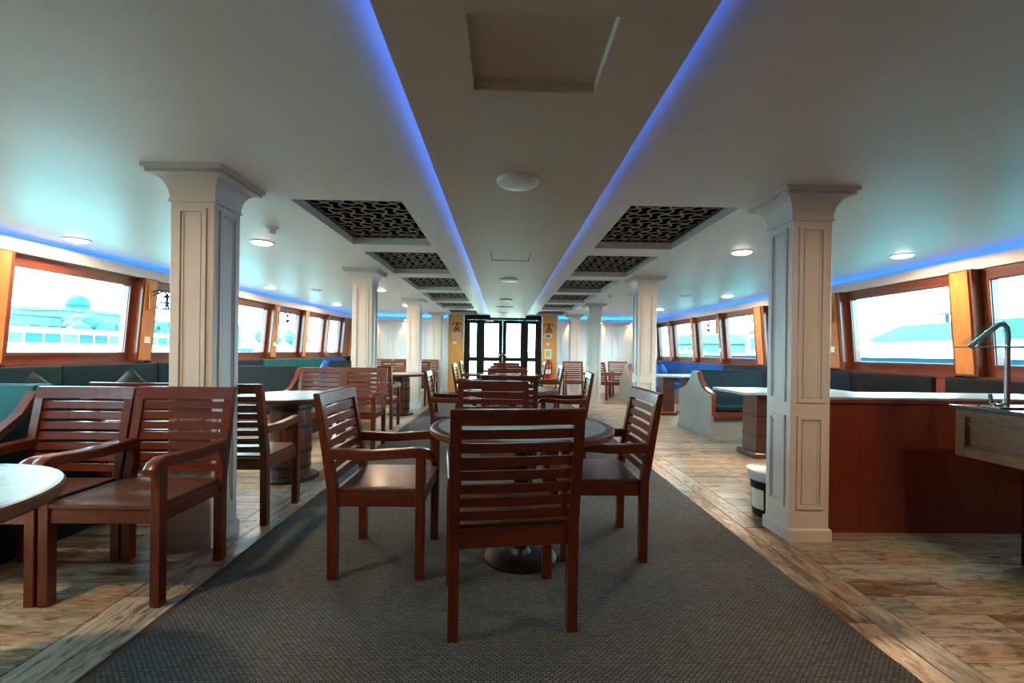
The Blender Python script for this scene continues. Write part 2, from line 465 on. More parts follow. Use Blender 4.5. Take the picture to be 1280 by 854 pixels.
def coffer_proto(w, l):
    me = {}
    D = .065
    bm = bmesh.new()
    for x0, x1, y0, y1 in ((-.02, 0, -.02, l + .02), (w, w + .02, -.02, l + .02), (0, w, -.02, 0), (0, w, l, l + .02)):
        box(bm, x0, x1, y0, y1, CEIL + T, CEIL + D + .06)
    me['surround'] = to_mesh('surround', bm, 'ceiling')
    bm = bmesh.new()
    e = .03
    for x0, x1, y0, y1 in ((0, e, 0, l), (w - e, w, 0, l), (e, w - e, 0, e), (e, w - e, l - e, l)):
        box(bm, x0, x1, y0, y1, CEIL + D, CEIL + D + .014)
    me['lattice_frame'] = to_mesh('lattice_frame', bm, 'black')
    # lattice of dog-bone openings: a square grid whose edges bow alternately
    bm = bmesh.new()
    nx, ny = 6, 10
    px, py = w / nx, l / ny
    hw = .0075
    def ribbon(p, q, bx, by):
        n = 6; prev = None
        d = Vector((q[0] - p[0], q[1] - p[1], 0)); d.normalize()
        pts = []
        for i in range(n + 1):
            t = i / n; s = math.sin(PI * t) ** 1.4
            pts.append(Vector((p[0] + (q[0] - p[0]) * t + bx * s, p[1] + (q[1] - p[1]) * t + by * s, 0)))
        for i in range(n + 1):
            tg = (pts[min(i + 1, n)] - pts[max(i - 1, 0)]).normalized()
            nn = Vector((-tg.y, tg.x, 0)); ww = hw * (2.1 if i in (0, n) else (1.25 if i in (1, n - 1) else 1))
            ring = [bm.verts.new(pts[i] + nn * sx * ww + Vector((0, 0, zz))) for sx, zz in ((-1, CEIL + D), (1, CEIL + D), (1, CEIL + D + .004), (-1, CEIL + D + .004))]
            if prev:
                for k in range(4): bm.faces.new((prev[k], prev[(k + 1) % 4], ring[(k + 1) % 4], ring[k]))
            prev = ring
    am = .27
    for i in range(nx):
        for j in range(ny + 1):
            s = 1 if (i + j) % 2 == 0 else -1
            ribbon((i * px, j * py), ((i + 1) * px, j * py), 0, s * am * py)
    for i in range(nx + 1):
        for j in range(ny):
            s = 1 if (i + j) % 2 == 1 else -1
            ribbon((i * px, j * py), (i * px, (j + 1) * py), s * am * px, 0)
    for v in bm.verts:
        v.co.x = min(max(v.co.x, .001), w - .001); v.co.y = min(max(v.co.y, .001), l - .001)
    me['lattice'] = to_mesh('lattice', bm, 'lattice')
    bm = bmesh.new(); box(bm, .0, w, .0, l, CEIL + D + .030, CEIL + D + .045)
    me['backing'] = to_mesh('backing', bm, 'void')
    return me
cof = coffer_proto(CX1 - CX0, 1.27)
ORD = ['nearest', 'second', 'third', 'fourth', 'fifth', 'sixth']
for sx, side in ((CX0, 'left'), (CX2, 'right')):
    for k, (c0, c1) in enumerate(coffers):
        lab = ('nearest' if k == 0 else ORD[k] + ' nearest') if k < 5 else 'farthest'
        t = thing('ceiling_coffer', f'{lab} ceiling coffer with dark wavy lattice, {side} of the centre panel', 'ceiling coffer', (sx, c0, 0), group='lattice coffers in the ceiling')
        for n, me in cof.items(): link(n, me, t)

# dropped centre panel with blue LED cove
PXa, PXb, PZ = -.36, .545, 2.055
HX0, HX1, HY0, HY1 = -.12, .305, 1.2, 1.555       # big recessed hatch
HX2, HX3, HY2, HY3 = -.135, .235, 4.02, 4.46      # small hatch
bm = bmesh.new()
PT = .03
yend = 11.9
def slab_with_holes(holes):
    ys = YB
    for h in holes:
        box(bm, PXa, PXb, ys, h[2], PZ, PZ + PT)
        box(bm, PXa, h[0], h[2], h[3], PZ, PZ + PT); box(bm, h[1], PXb, h[2], h[3], PZ, PZ + PT)
        ys = h[3]
    box(bm, PXa, PXb, ys, yend, PZ, PZ + PT)
slab_with_holes([(HX0, HX1, HY0, HY1), (HX2, HX3, HY2, HY3)])
for x in (PXa + .075, PXb - .09):
    box(bm, x, x + .015, YB, yend, PZ + PT, CEIL)
for x in (PXa, PXb - .012):
    box(bm, x, x + .012, YB, yend, PZ + PT, PZ + PT + .038)
box(bm, PXa + .075, PXb - .075, yend - .015, yend, PZ + PT, CEIL)
cp = struct('trim_1', bm, 'panel')
for x0, x1 in ((PXa + .066, PXa + .074), (PXb - .074, PXb - .066)):
    part('led_strip', 'led', cp, lambda b: box(b, x0, x1, YB + .1, yend - .05, PZ + PT + .01, PZ + PT + .022))
t = thing('ceiling_hatch', 'large rectangular recessed access hatch in the centre panel', 'hatch', (0, 0, 0), group='ceiling hatches')
part('hatch_board', 'hatch', t, lambda b: box(b, HX0, HX1, HY0, HY1, PZ + .032, PZ + .044))
def lip(b):
    for x0, x1, y0, y1 in ((HX0, HX0 + .004, HY0, HY1), (HX1 - .004, HX1, HY0, HY1), (HX0 + .004, HX1 - .004, HY1 - .004, HY1)):
        box(b, x0, x1, y0, y1, PZ + .002, PZ + .032)
part('hatch_edge', 'soffit', t, lip)
t = thing('ceiling_hatch', 'small flush access hatch behind the nearest disc light', 'hatch', (0, 0, 0), group='ceiling hatches')
part('hatch_board', 'panel', t, lambda b: box(b, HX2 + .008, HX3 - .008, HY2 + .012, HY3 - .012, PZ + .004, PZ + .016))
def lip2(b):
    box(b, HX2 + .001, HX2 + .008, HY2, HY3, PZ + .012, PZ + .03); box(b, HX3 - .008, HX3 - .001, HY2, HY3, PZ + .012, PZ + .03)
part('hatch_edge', 'black', t, lip2)
t = thing('air_vent', 'narrow dark slot vent far along the centre panel', 'vent', (.0, 8.9, PZ))
def slots(b):
    for k in range(4): box(b, -.18, .17, k * .03, k * .03 + .018, -.008, 0)
part('grille', 'black', t, slots)
for k, (x, y, d) in enumerate(((.062, 2.36, .113), (.055, 5.6, .113), (.02, 7.75, .113), (-.03, 10.4, .113))):
    t = thing('disc_light', ['unlit round white disc light nearest the camera on the centre panel', 'second round white disc light on the centre panel, past the small hatch',
              'third round white disc light on the centre panel', 'farthest round white disc light on the centre panel, near the door'][k], 'ceiling light', (x, y, PZ), group='disc lights on the centre panel')
    def dl(b): lathe(b, [(0, -.026), (d * .6, -.0255), (d * .88, -.022), (d * .97, -.015), (d, -.006), (d, 0)], 40)
    part('diffuser', 'white', t, dl, True)
    def rg(b): lathe(b, [(d * .985, -.004), (d * 1.03, -.004), (d * 1.03, 0)], 40)
    part('rim', 'soffit', t, rg, True)

# ------------------------------------------------------------------ cove soffits along both sides
for side, X, W, nm in ((-1, SL, XL, 'trim_2'), (1, SR, XR, 'trim_3')):
    bm = bmesh.new()
    s = side
    n = 24
    for k in range(n):
        y0 = YB + (YE - YB) * k / n; y1 = YB + (YE - YB) * (k + 1) / n
        xs = sorted((X, X + s * .03)); box(bm, xs[0], xs[1], y0, y1, 2.0, 2.115)
        xs = sorted((X + s * .03, X + s * .38)); box(bm, xs[0], xs[1], y0, y1, 2.0, 2.02)
        xs = sorted((X + s * .14, X + s * .155)); box(bm, xs[0], xs[1], y0, y1, 2.02, CEIL)
    hull(bm, s, False)
    o = struct(nm, bm, 'soffit')
    bm = bmesh.new()
    for k in range(n):
        y0 = YB + (YE - YB) * k / n; y1 = YB + (YE - YB) * (k + 1) / n
        xs = sorted((X + s * .128, X + s * .138)); box(bm, xs[0], xs[1], y0, y1, 2.085, 2.105)
    hull(bm, s, False)
    obj('led_strip', bm, 'ledside', o)

# ------------------------------------------------------------------ side walls and windows
WINL = [(.75, 2.05), (2.5, 3.78), (4.21, 5.47), (5.89, 7.12), (7.5, 8.52), (8.9, 9.74), (10.1, 10.9), (11.15, 11.85)]
WINR = [(2.85, 4.1), (4.5, 5.78), (6.27, 7.5), (8.0, 9.0), (9.25, 10.15), (10.45, 11.4), (11.7, 12.4)]
GZ0, GZ1 = 1.085, 1.885
FW, FH = .085, .115
wn = 0
for side, X, wins, nm in ((-1, XL, WINL, 'wall_left'), (1, XR, WINR, 'wall_right')):
    s = side
    def sb(b, xa, xb, *r):
        xs = sorted((X + s * xa, X + s * xb)); box(b, xs[0], xs[1], *r)
    bm = bmesh.new()
    n = 31
    for k in range(n):
        y0 = YB + (YE - YB) * k / n; y1 = YB + (YE - YB) * (k + 1) / n
        sb(bm, 0, .14, y0, y1, -.02, GZ0 - FH)
    edges = [YB] + [e for w in wins for e in (w[0] - FW, w[1] + FW)] + [YE]
    for i in range(0, len(edges), 2):
        m = max(1, int((edges[i + 1] - edges[i]) / .5))
        for k in range(m):
            a = edges[i] + (edges[i + 1] - edges[i]) * k / m; b_ = edges[i] + (edges[i + 1] - edges[i]) * (k + 1) / m
            sb(bm, .0, .07, a, b_, GZ0 - FH, GZ1 + FH)
    hull(bm, s)
    wall = struct(nm, bm, 'wallwood')
    # orange posts, standing proud between the windows
    for i in range(2, len(edges) - 1, 2):
        a, b_ = edges[i] + .005, edges[i + 1] - .005
        bm = bmesh.new(); sb(bm, -.10, 0, a, b_, GZ0 - FH, 2.0); hull(bm, s); obj('post', bm, 'framew', wall)
        mid = (a + b_) / 2; hw = min(.085, (b_ - a) / 2 - .02)
        bm = bmesh.new(); sb(bm, -.115, -.10, mid - hw, mid + hw, GZ0 - FH + .02, 1.985); hull(bm, s); obj('post_face', bm, 'postw', wall)
    for (a, b_) in wins:
        wn += 1
        bm = bmesh.new()
        sb(bm, -.005, .06, a - FW, a, GZ0 - FH, GZ1 + FH); sb(bm, -.005, .06, b_, b_ + FW, GZ0 - FH, GZ1 + FH)
        sb(bm, -.005, .06, a, b_, GZ0 - FH, GZ0); sb(bm, -.005, .06, a, b_, GZ1, GZ1 + FH)
        # stepped inner bead
        sb(bm, -.02, -.005, a - .028, a - .006, GZ0 - .028, GZ1 + .028); sb(bm, -.02, -.005, b_ + .006, b_ + .028, GZ0 - .028, GZ1 + .028)
        sb(bm, -.02, -.005, a - .006, b_ + .006, GZ0 - .028, GZ0 - .006); sb(bm, -.02, -.005, a - .006, b_ + .006, GZ1 + .006, GZ1 + .028)
        hull(bm, s)
        w = struct(f'window_{wn}', bm, 'framew')
        bm = bmesh.new(); sb(bm, .03, .036, a, b_, GZ0, GZ1); hull(bm, s); obj('pane', bm, 'glass', w)
        bm = bmesh.new(); sb(bm, -.10, .0, a - FW, b_ + FW, GZ0 - FH - .03, GZ0 - FH - .002); hull(bm, s); obj('window_sill', bm, 'framew', w)

# wall behind the camera
bm = bmesh.new(); box(bm, -5, 5, YB - .12, YB, -.02, CEIL + .25); struct('wall_back', bm, 'wallwood')

# ------------------------------------------------------------------ end wall with door block
bm = bmesh.new(); box(bm, -5, -1.56, YE, YE + .12, -.02, CEIL + .25); box(bm, 1.48, 5, YE, YE + .12, -.02, CEIL + .25)
box(bm, -1.58, -1.53, YD + .02, YE, 0, CEIL); box(bm, 1.45, 1.5, YD + .02, YE, 0, CEIL)
wf = struct('wall_front', bm, 'wallwhite')
for x0, x1 in ((-4.1, -3.35), (-3.2, -2.45), (-2.3, -1.7), (1.65, 2.25), (2.4, 3.15), (3.3, 4.05)):
    for z0, z1 in ((1.0, 1.95), (.15, .85)):
        def pm(b):
            for a in ((x0, x1, z0, z0 + .03), (x0, x1, z1 - .03, z1), (x0, x0 + .03, z0 + .03, z1 - .03), (x1 - .03, x1, z0 + .03, z1 - .03)):
                box(b, a[0], a[1], YE - .018, YE, a[2], a[3])
        part('panel_moulding', 'wallwhite', wf, pm)
# end cove
bm = bmesh.new()
for x0, x1 in ((-4.3, -1.56), (1.5, 4.35)):
    box(bm, x0, x1, YE - .22, YE - .2, 2.02, 2.10); box(bm, x0, x1, YE - .2, YE, 2.02, 2.035)
tr = struct('trim_4', bm, 'soffit')
for x0, x1 in ((-4.2, -1.6), (1.55, 4.2)):
    part('led_strip', 'led', tr, lambda b: box(b, x0, x1, YE - .10, YE - .09, 2.06, 2.08))

# orange veneer panels either side of the door
for nm, x0, x1 in (('trim_5', -1.555, -1.125), ('trim_6', 1.055, 1.475)):
    bm = bmesh.new(); box(bm, x0, x1, YD, YE, 0, CEIL, .004, 1); struct(nm, bm, 'orange')

# door unit
DX0, DX1 = -1.12, 1.05
bm = bmesh.new()
def yb(b, x0, x1, z0, z1, y0=YD + .04, y1=YD + .12): box(b, x0, x1, y0, y1, z0, z1)
yb(bm, DX0, DX1, 2.04, CEIL)                                       # header
for x0, x1 in ((DX0, -1.04), (-.70, -.635), (.545, .61), (.97, DX1)): yb(bm, x0, x1, 0, 2.04)
door_unit = struct('door_1', bm, 'black')
def leaf(x0, x1, g0, g1, handle_x=None):
    def fr(b):
        yb(b, x0, g0, 0.01, 2.035, YD + .05, YD + .10); yb(b, g1, x1, 0.01, 2.035, YD + .05, YD + .10)
        yb(b, g0, g1, 1.935, 2.035, YD + .05, YD + .10); yb(b, g0, g1, .885, .99, YD + .05, YD + .10); yb(b, g0, g1, .01, .22, YD + .05, YD + .10)
        for a in ((g0, g0 + .012, .99, 1.935), (g1 - .012, g1, .99, 1.935)): yb(b, a[0], a[1], a[2], a[3], YD + .035, YD + .05)
    lf = part('door_leaf' if handle_x is not None else 'sidelight', 'black', door_unit, fr)
    part('pane', 'glass', lf, lambda b: yb(b, g0, g1, .99, 1.935, YD + .072, YD + .078))
    part('pane', 'glass', lf, lambda b: yb(b, g0, g1, .22, .885, YD + .072, YD + .078))
    if handle_x is not None:
        def hd(b):
            lathe(b, [(0, 0), (.028, 0), (.034, .012), (.028, .03), (.012, .04), (.012, .05)], 14)
            for v in b.verts: v.co = Vector((v.co.x + handle_x, YD + .05 - (.05 - v.co.z), v.co.y + 1.06))
        part('knob', 'chrome', lf, hd, True)
leaf(-1.04, -.70, -.965, -.765)
leaf(-.635, -.046, -.555, -.145, -.095)
leaf(-.044, .545, .055, .465, .005)
leaf(.61, .97, .665, .875)
# emergency light over the door
t = thing('emergency_light', 'small white emergency light fixed above the black double door', 'light', (-.42, YD + .04, 1.985))
part('body', 'white', t, lambda b: box(b, -.11, .11, -.05, 0, 0, .05, .008))
part('bracket', 'iron', t, lambda b: box(b, -.03, .03, -.03, 0, .05, .09))

# notices, switches and brackets on the orange panels
def notice(label, x0, x1, z0, z1, mat, inner=None, y=YD, cat='sign'):
    t = thing('notice', label, cat, ((x0 + x1) / 2, y, z0))
    hw, h = (x1 - x0) / 2, z1 - z0
    part('board', 'white', t, lambda b: box(b, -hw, hw, -.012, 0, 0, h, .002, 1))
    if inner: part('print', mat, t, lambda b: box(b, -hw * inner, hw * inner, -.014, -.012, h * (1 - inner) / 2, h * (1 + inner) / 2))
    return t
notice('faded reddish notice on the orange panel left of the door', -1.46, -1.22, 1.50, 1.66, 'signp', .94)
notice('white notice with blue writing on the orange panel right of the door', 1.12, 1.34, 1.55, 1.66, 'signblue', .55)
notice('yellow and green notice in white border above the fire extinguisher', 1.13, 1.32, .97, 1.24, 'signyel', .66)
notice('pale notice pinned to the white wall behind the left columns', -4.12, -3.98, 1.62, 1.78, 'signp', .8, YE)
for x, z, lab in ((-1.38, 1.385, 'white light switch on the orange panel left of the door'), (1.22, 1.375, 'white light switch on the orange panel right of the door')):
    t = thing('light_switch', lab, 'switch', (x, YD, z))
    part('plate', 'white', t, lambda b: box(b, -.06, .06, -.012, 0, -.035, .035, .003, 1))
    part('rocker', 'white', t, lambda b: box(b, -.025, .025, -.018, -.012, -.02, .02, .002, 1))

def sconce(label, loc, rz, wood='postw'):
    """carved board with an iron arm and a little hanging lantern"""
    t = thing('wall_sconce', label, 'wall lamp', loc, rz, 'wall sconces')
    part('backboard', wood, t, lambda b: box(b, -.05, .05, -.02, 0, -.17, .17, .006, 1))
    def arm(b):
        tube(b, [(0, -.02, .06), (0, -.08, .085), (0, -.15, .07), (0, -.19, .03)], .009, 8)
        tube(b, [(0, -.02, .01), (0, -.07, .05), (0, -.1, .085)], .007, 8)
        tube(b, [(-.15, -.19, .02), (-.08, -.19, .055), (0, -.19, .07), (.08, -.19, .055), (.15, -.19, .02)], .011, 8)
    part('arm', 'iron', t, arm, True)
    def shade(b):
        y = -.19
        lathe(b, [(0, .045), (.014, .04), (.018, .02), (.04, -.005), (.036, -.012), (0, -.01)], 12, (0, y, 0))
        for sx, sy in ((-1, -1), (1, -1), (1, 1), (-1, 1)):
            tube(b, [(sx * .022, y + sy * .022, -.008), (sx * .075, y + sy * .075, -.15)], .0085, 6)
        for z, w in ((-.075, .049), (-.15, .076)):
            for p, q in (((-w, -w), (w, -w)), ((w, -w), (w, w)), ((w, w), (-w, w)), ((-w, w), (-w, -w))):
                bar(b, (p[0], y + p[1], z), (q[0], y + q[1], z), .014, .014)
        lathe(b, [(0, -.06), (.016, -.07), (.022, -.10), (.016, -.125), (0, -.13)], 10, (0, y, 0))
    part('lantern', 'iron', t, shade, True)
    return t
sconce('iron lantern sconce high on the orange panel left of the door', (-1.30, YD, 1.86), 0, 'orange')
sconce('iron lantern sconce high on the orange panel right of the door', (1.23, YD, 1.86), 0, 'orange')

# fire extinguisher
t = thing('fire_extinguisher', 'red fire extinguisher hung low on the orange panel by the door', 'extinguisher', (1.23, YD - .085, .42))
part('cylinder', 'red', t, lambda b: lathe(b, [(0, 0), (.07, 0), (.078, .015), (.078, .36), (.07, .40), (.035, .44), (.03, .46), (0, .46)], 24), True)
part('valve', 'iron', t, lambda b: (box(b, -.02, .02, -.02, .02, .455, .50), box(b, -.06, .02, -.012, .012, .50, .52)))
part('hose', 'iron', t, lambda b: tube(b, [(.02, 0, .49), (.08, -.01, .47), (.10, -.01, .38), (.095, -.01, .2), (.09, -.02, .1)], .011, 8), True)
part('label_band', 'white', t, lambda b: lathe(b, [(.079, .14), (.0795, .14), (.0795, .26), (.079, .26)], 24), True)
part('bracket', 'iron', t, lambda b: box(b, -.05, .05, .07, .085, .2, .24))

# ------------------------------------------------------------------ columns
def square_lathe(bm, prof, cx=0, cy=0):
    rings = [[bm.verts.new((cx + sx * r, cy + sy * r, z)) for sx, sy in ((-1, -1), (1, -1), (1, 1), (-1, 1))] for r, z in prof]
    for A, B in zip(rings, rings[1:]):
        for i in range(4): bm.faces.new((A[i], A[(i + 1) % 4], B[(i + 1) % 4], B[i]))
    bm.faces.new(rings[0][::-1]); bm.faces.new(rings[-1])
R_ = .125
def col_parts():
    me = {}
    bm = bmesh.new(); box(bm, -R_, R_, -R_, R_, .0, 2.06, .004, 1); me['shaft'] = to_mesh('shaft', bm, 'column')
    bm = bmesh.new(); square_lathe(bm, [(R_ + .012, 0), (R_ + .012, .07), (R_ + .003, .08)]); me['plinth'] = to_mesh('plinth', bm, 'column')
    bm = bmesh.new()
    pr = [(R_ + .001, 1.985), (R_ + .009, 1.985), (R_ + .009, 1.998), (R_ + .003, 2.0)]
    for i in range(9):
        a = i / 8 * PI / 2
        pr.append((R_ + .003 + .062 * (1 - math.cos(a)), 2.0 + .12 * math.sin(a)))
    pr += [(R_ + .085, 2.125), (R_ + .085, 2.145), (R_ + .10, 2.148), (R_ + .10, CEIL - .001)]
    square_lathe(bm, pr); me['capital'] = to_mesh('capital', bm, 'column')
    bm = bmesh.new()
    k = R_ + .085
    n = 24
    for i in range(n):
        a = -k + (i + .25) * 2 * k / n
        for (x0, x1, y0, y1) in ((a, a + .009, -k - .006, -k), (a, a + .009, k, k + .006), (-k - .006, -k, a, a + .009), (k, k + .006, a, a + .009)):
            box(bm, x0, x1, y0, y1, 2.128, 2.142)
    me['dentil_row'] = to_mesh('dentil_row', bm, 'column')
    def mould(z0, z1):
        bm = bmesh.new()
        hw = .083; w = .02; d = .011
        for q in range(4):
            b2 = bmesh.new()
            for a in ((-hw, hw, z0, z0 + w), (-hw, hw, z1 - w, z1), (-hw, -hw + w, z0 + w, z1 - w), (hw - w, hw, z0 + w, z1 - w)):
                box(b2, a[0], a[1], -R_ - d, -R_ + .001, a[2], a[3])
            i0, i1 = -hw + w + .012, hw - w - .012
            for a in ((i0, i1, z0 + w + .012, z0 + w + .017), (i0, i1, z1 - w - .017, z1 - w - .012), (i0, i0 + .005, z0 + w + .012, z1 - w - .012), (i1 - .005, i1, z0 + w + .012, z1 - w - .012)):
                box(b2, a[0], a[1], -R_ - .005, -R_ + .001, a[2], a[3])
            bmesh.ops.rotate(b2, verts=b2.verts, cent=(0, 0, 0), matrix=Matrix.Rotation(q * PI / 2, 3, 'Z'))
            tmp = bpy.data.meshes.new('tmp'); b2.to_mesh(tmp); b2.free(); bm.from_mesh(tmp); bpy.data.meshes.remove(tmp)
        return bm
    me['upper_moulding'] = to_mesh('upper_moulding', mould(.86, 1.95), 'column')
    me['lower_moulding'] = to_mesh('lower_moulding', mould(.20, .775), 'column')
    return me
colm = col_parts()
COLS = [(-1.67 - R_, 2.60 + R_), (-1.67 - R_, 5.80), (-1.67 - R_, 8.98), (-1.67 - R_, 12.0),
        (1.775 + R_, 2.74 + R_), (1.775 + R_, 6.05), (1.775 + R_, 9.45), (1.775 + R_, 12.1)]
CLAB = ['nearest square white column on the left, behind the slatted chairs', 'second square white column on the left, behind a pair of chairs',
        'third square white column on the left side', 'farthest square white column on the left, near the end wall',
        'nearest square white column on the right, beside the red partition', 'second square white column on the right, before the grey booth',
        'third square white column on the right side', 'farthest square white column on the right, near the orange panel']
for (x, y), lab in zip(COLS, CLAB):
    t = thing('column', lab, 'column', (x, y, 0), group='panelled square columns')
    for n, me in colm.items(): link(n, me, t)

# ------------------------------------------------------------------ chairs
def cback(z):
    return -.217 if z <= .43 else -.217 - (z - .43) / .49 * .085
def make_chair(label, loc, rz):
    t = thing('armchair', label, 'chair', loc, rz, 'slatted wooden armchairs')
    XW = .2425
    for s in (-1, 1):
        def rear(b):
            w = .0215
            prism(b, [(-.217 - w, 0), (-.217 + w, 0), (cback(.43) + w, .43), (cback(.862) + w * .8, .862), (cback(.862) - w * .8, .862), (cback(.43) - w - .004, .44)],
                  'x', s * XW - .0215, s * XW + .0215)
        part('leg', 'chairv', t, rear)
    for s in (-1, 1):
        part('leg', 'chairv', t, lambda b: box(b, s * XW - .0225, s * XW + .0225, .1925, .2375, 0, .622, .003, 1))
    def top(b):
        n = 8
        prof = []
        z0, z1 = .862, .925
        y0, y1 = cback(z0), cback(z1)
        A = []
        for i in range(n + 1):
            x = -XW - .0215 + (2 * XW + .043) * i / n
            c = -.010 * (1 - (x / XW) ** 2)
            A.append([b.verts.new((x, y + c + dy, z)) for (y, dy, z) in ((y0, -.017, z0), (y0, .017, z0), (y1, .015, z1 - .006), (y1, .006, z1), (y1, -.012, z1), (y1, -.017, z1 - .006))])
        for P, Q in zip(A, A[1:]):
            for k in range(6): b.faces.new((P[k], P[(k + 1) % 6], Q[(k + 1) % 6], Q[k]))
        b.faces.new(A[0][::-1]); b.faces.new(A[-1])
    part('top_rail', 'chair', t, top)
    def slat(b):
        n = 6; A = []; hx = XW - .0215 + .004
        for i in range(n + 1):
            x = -hx + 2 * hx * i / n; c = -.010 * (1 - (x / XW) ** 2)
            A.append([b.verts.new((x, c + y, z)) for y, z in ((-.0045, -.019), (.0095, -.019), (.003, .019), (-.011, .019))])
        for P, Q in zip(A, A[1:]):
            for k in range(4): b.faces.new((P[k], P[(k + 1) % 4], Q[(k + 1) % 4], Q[k]))
        b.faces.new(A[0][::-1]); b.faces.new(A[-1])
    bm = bmesh.new(); slat(bm); sm = to_mesh('slat', bm, 'chair')
    for k in range(7):
        z = .826 - .0553 * k
        link('slat', sm, t, (0, cback(z), z))
    part('back_rail', 'chair', t, lambda b: box(b, -XW + .0215, XW - .0215, -.23, -.204, .36, .436, .002, 1))
    part('seat', 'seatw', t, lambda b: box(b, -XW + .0, XW - .0, -.203, .235, .428, .448, .005, 2))
    part('apron', 'chair', t, lambda b: box(b, -XW + .0225, XW - .0225, .203, .227, .362, .428, .002, 1))
    for s in (-1, 1):
        part('apron', 'chair', t, lambda b: box(b, s * XW - .012, s * XW + .012, -.1955, .1925, .362, .428, .002, 1))
    bm = bmesh.new()
    ctl = [(-.245, .625), (-.15, .622), (-.03, .618), (.08, .626), (.17, .633), (.22, .634), (.255, .625), (.278, .604)]
    th = [.052, .050, .047, .046, .047, .046, .040, .024]
    A = []
    for (y, z), h in zip(ctl, th):
        w = .026
        A.append([bm.verts.new((x, y, zz)) for x, zz in ((-w, z - h / 2), (w, z - h / 2), (w, z + h / 2 - .006), (w - .006, z + h / 2), (-w + .006, z + h / 2), (-w, z + h / 2 - .006))])
    for P, Q in zip(A, A[1:]):
        for k in range(6): bm.faces.new((P[k], P[(k + 1) % 6], Q[(k + 1) % 6], Q[k]))
    bm.faces.new(A[0][::-1]); bm.faces.new(A[-1])
    am = to_mesh('armrest', bm, 'chair', True)
    for s in (-1, 1): link('armrest', am, t, (s * XW, 0, 0))
    return t
N_, S_, E_, W_ = 0.0, PI, -PI / 2, PI / 2       # facing away, facing the camera, facing right, facing left
D = math.radians
CH = [
 (.02, 2.03, N_ + D(8), 'slatted armchair in the foreground, back turned to the camera at the nearest centre table'),
 (-.625, 2.50, E_, 'slatted armchair on the left of the nearest centre table, facing right'),
 (.56, 2.70, W_, 'slatted armchair on the right of the nearest centre table, facing left'),
 (-.075, 3.06, S_, 'slatted armchair on the far side of the nearest centre table'),
 (.06, 4.50, N_, 'reddish slatted armchair at the second centre table, back to the camera'),
 (-.54, 5.0, E_ + D(4), 'slatted armchair on the left of the second centre table'),
 (.66, 5.0, W_ - D(4), 'slatted armchair on the right of the second centre table'),
 (.05, 5.72, S_, 'slatted armchair on the far side of the second centre table'),
 (.05, 7.36, N_, 'slatted armchair at the third centre table, back to the camera'),
 (-.57, 7.85, E_, 'slatted armchair on the left of the third centre table'),
 (.72, 7.9, W_, 'slatted armchair on the right of the third centre table, beside the fire extinguisher'),
 (.05, 8.65, S_, 'slatted armchair on the far side of the third centre table'),
 (-.66, 10.0, E_, 'slatted armchair on the left of the fourth centre table near the door'),
 (.62, 10.0, W_, 'slatted armchair on the right of the fourth centre table near the door'),
 (-1.768, 2.235, S_, 'slatted armchair beside the left column, right one of the nearest pair facing the camera'),
 (-2.312, 2.235, S_, 'slatted armchair next to the teal booth, left one of the nearest pair facing the camera'),
 (-1.79, 3.17, N_, 'dark slatted armchair seen from behind, right of the nearest left column'),
 (-2.335, 3.17, N_, 'slatted armchair mostly hidden behind the nearest left pair, red top rail showing'),
 (-1.71, 5.30, S_, 'slatted armchair in front of the second left column, right one of a pair'),
 (-2.255, 5.30, S_, 'slatted armchair at the end of the charcoal booth, left one of a pair'),
 (-1.87, 6.75, N_, 'dark slatted armchair seen from behind, past the second left column'),
 (-1.87, 9.55, S_, 'slatted armchair at the third left table, right one of a pair'),
 (-2.415, 9.55, S_, 'slatted armchair at the third left table, left one of a pair'),
 (-1.93, 10.35, N_, 'slatted armchair seen from behind, just past the third left pair'),
 (-1.98, 11.5, S_, 'slatted armchair in front of the farthest left column'),
 (-2.62, 11.5, S_, 'slatted armchair at the far left, between the third and farthest columns'),
 (-3.17, 11.5, S_, 'leftmost slatted armchair against the white end wall'),
 (1.80, 11.4, S_, 'slatted armchair in front of the farthest right column, facing the camera'),
 (2.62, 11.15, E_ + D(20), 'slatted armchair facing right at the far right table'),
 (3.12, 11.95, S_, 'slatted armchair behind the far right table, facing the camera'),
]
proto = None
for x, y, r, lab in CH:
    if proto is None: proto = make_chair(lab, (x, y, 0.006), r)
    else: dup(proto, (x, y, 0.006 if abs(x) < 1.78 else 0), r, lab)

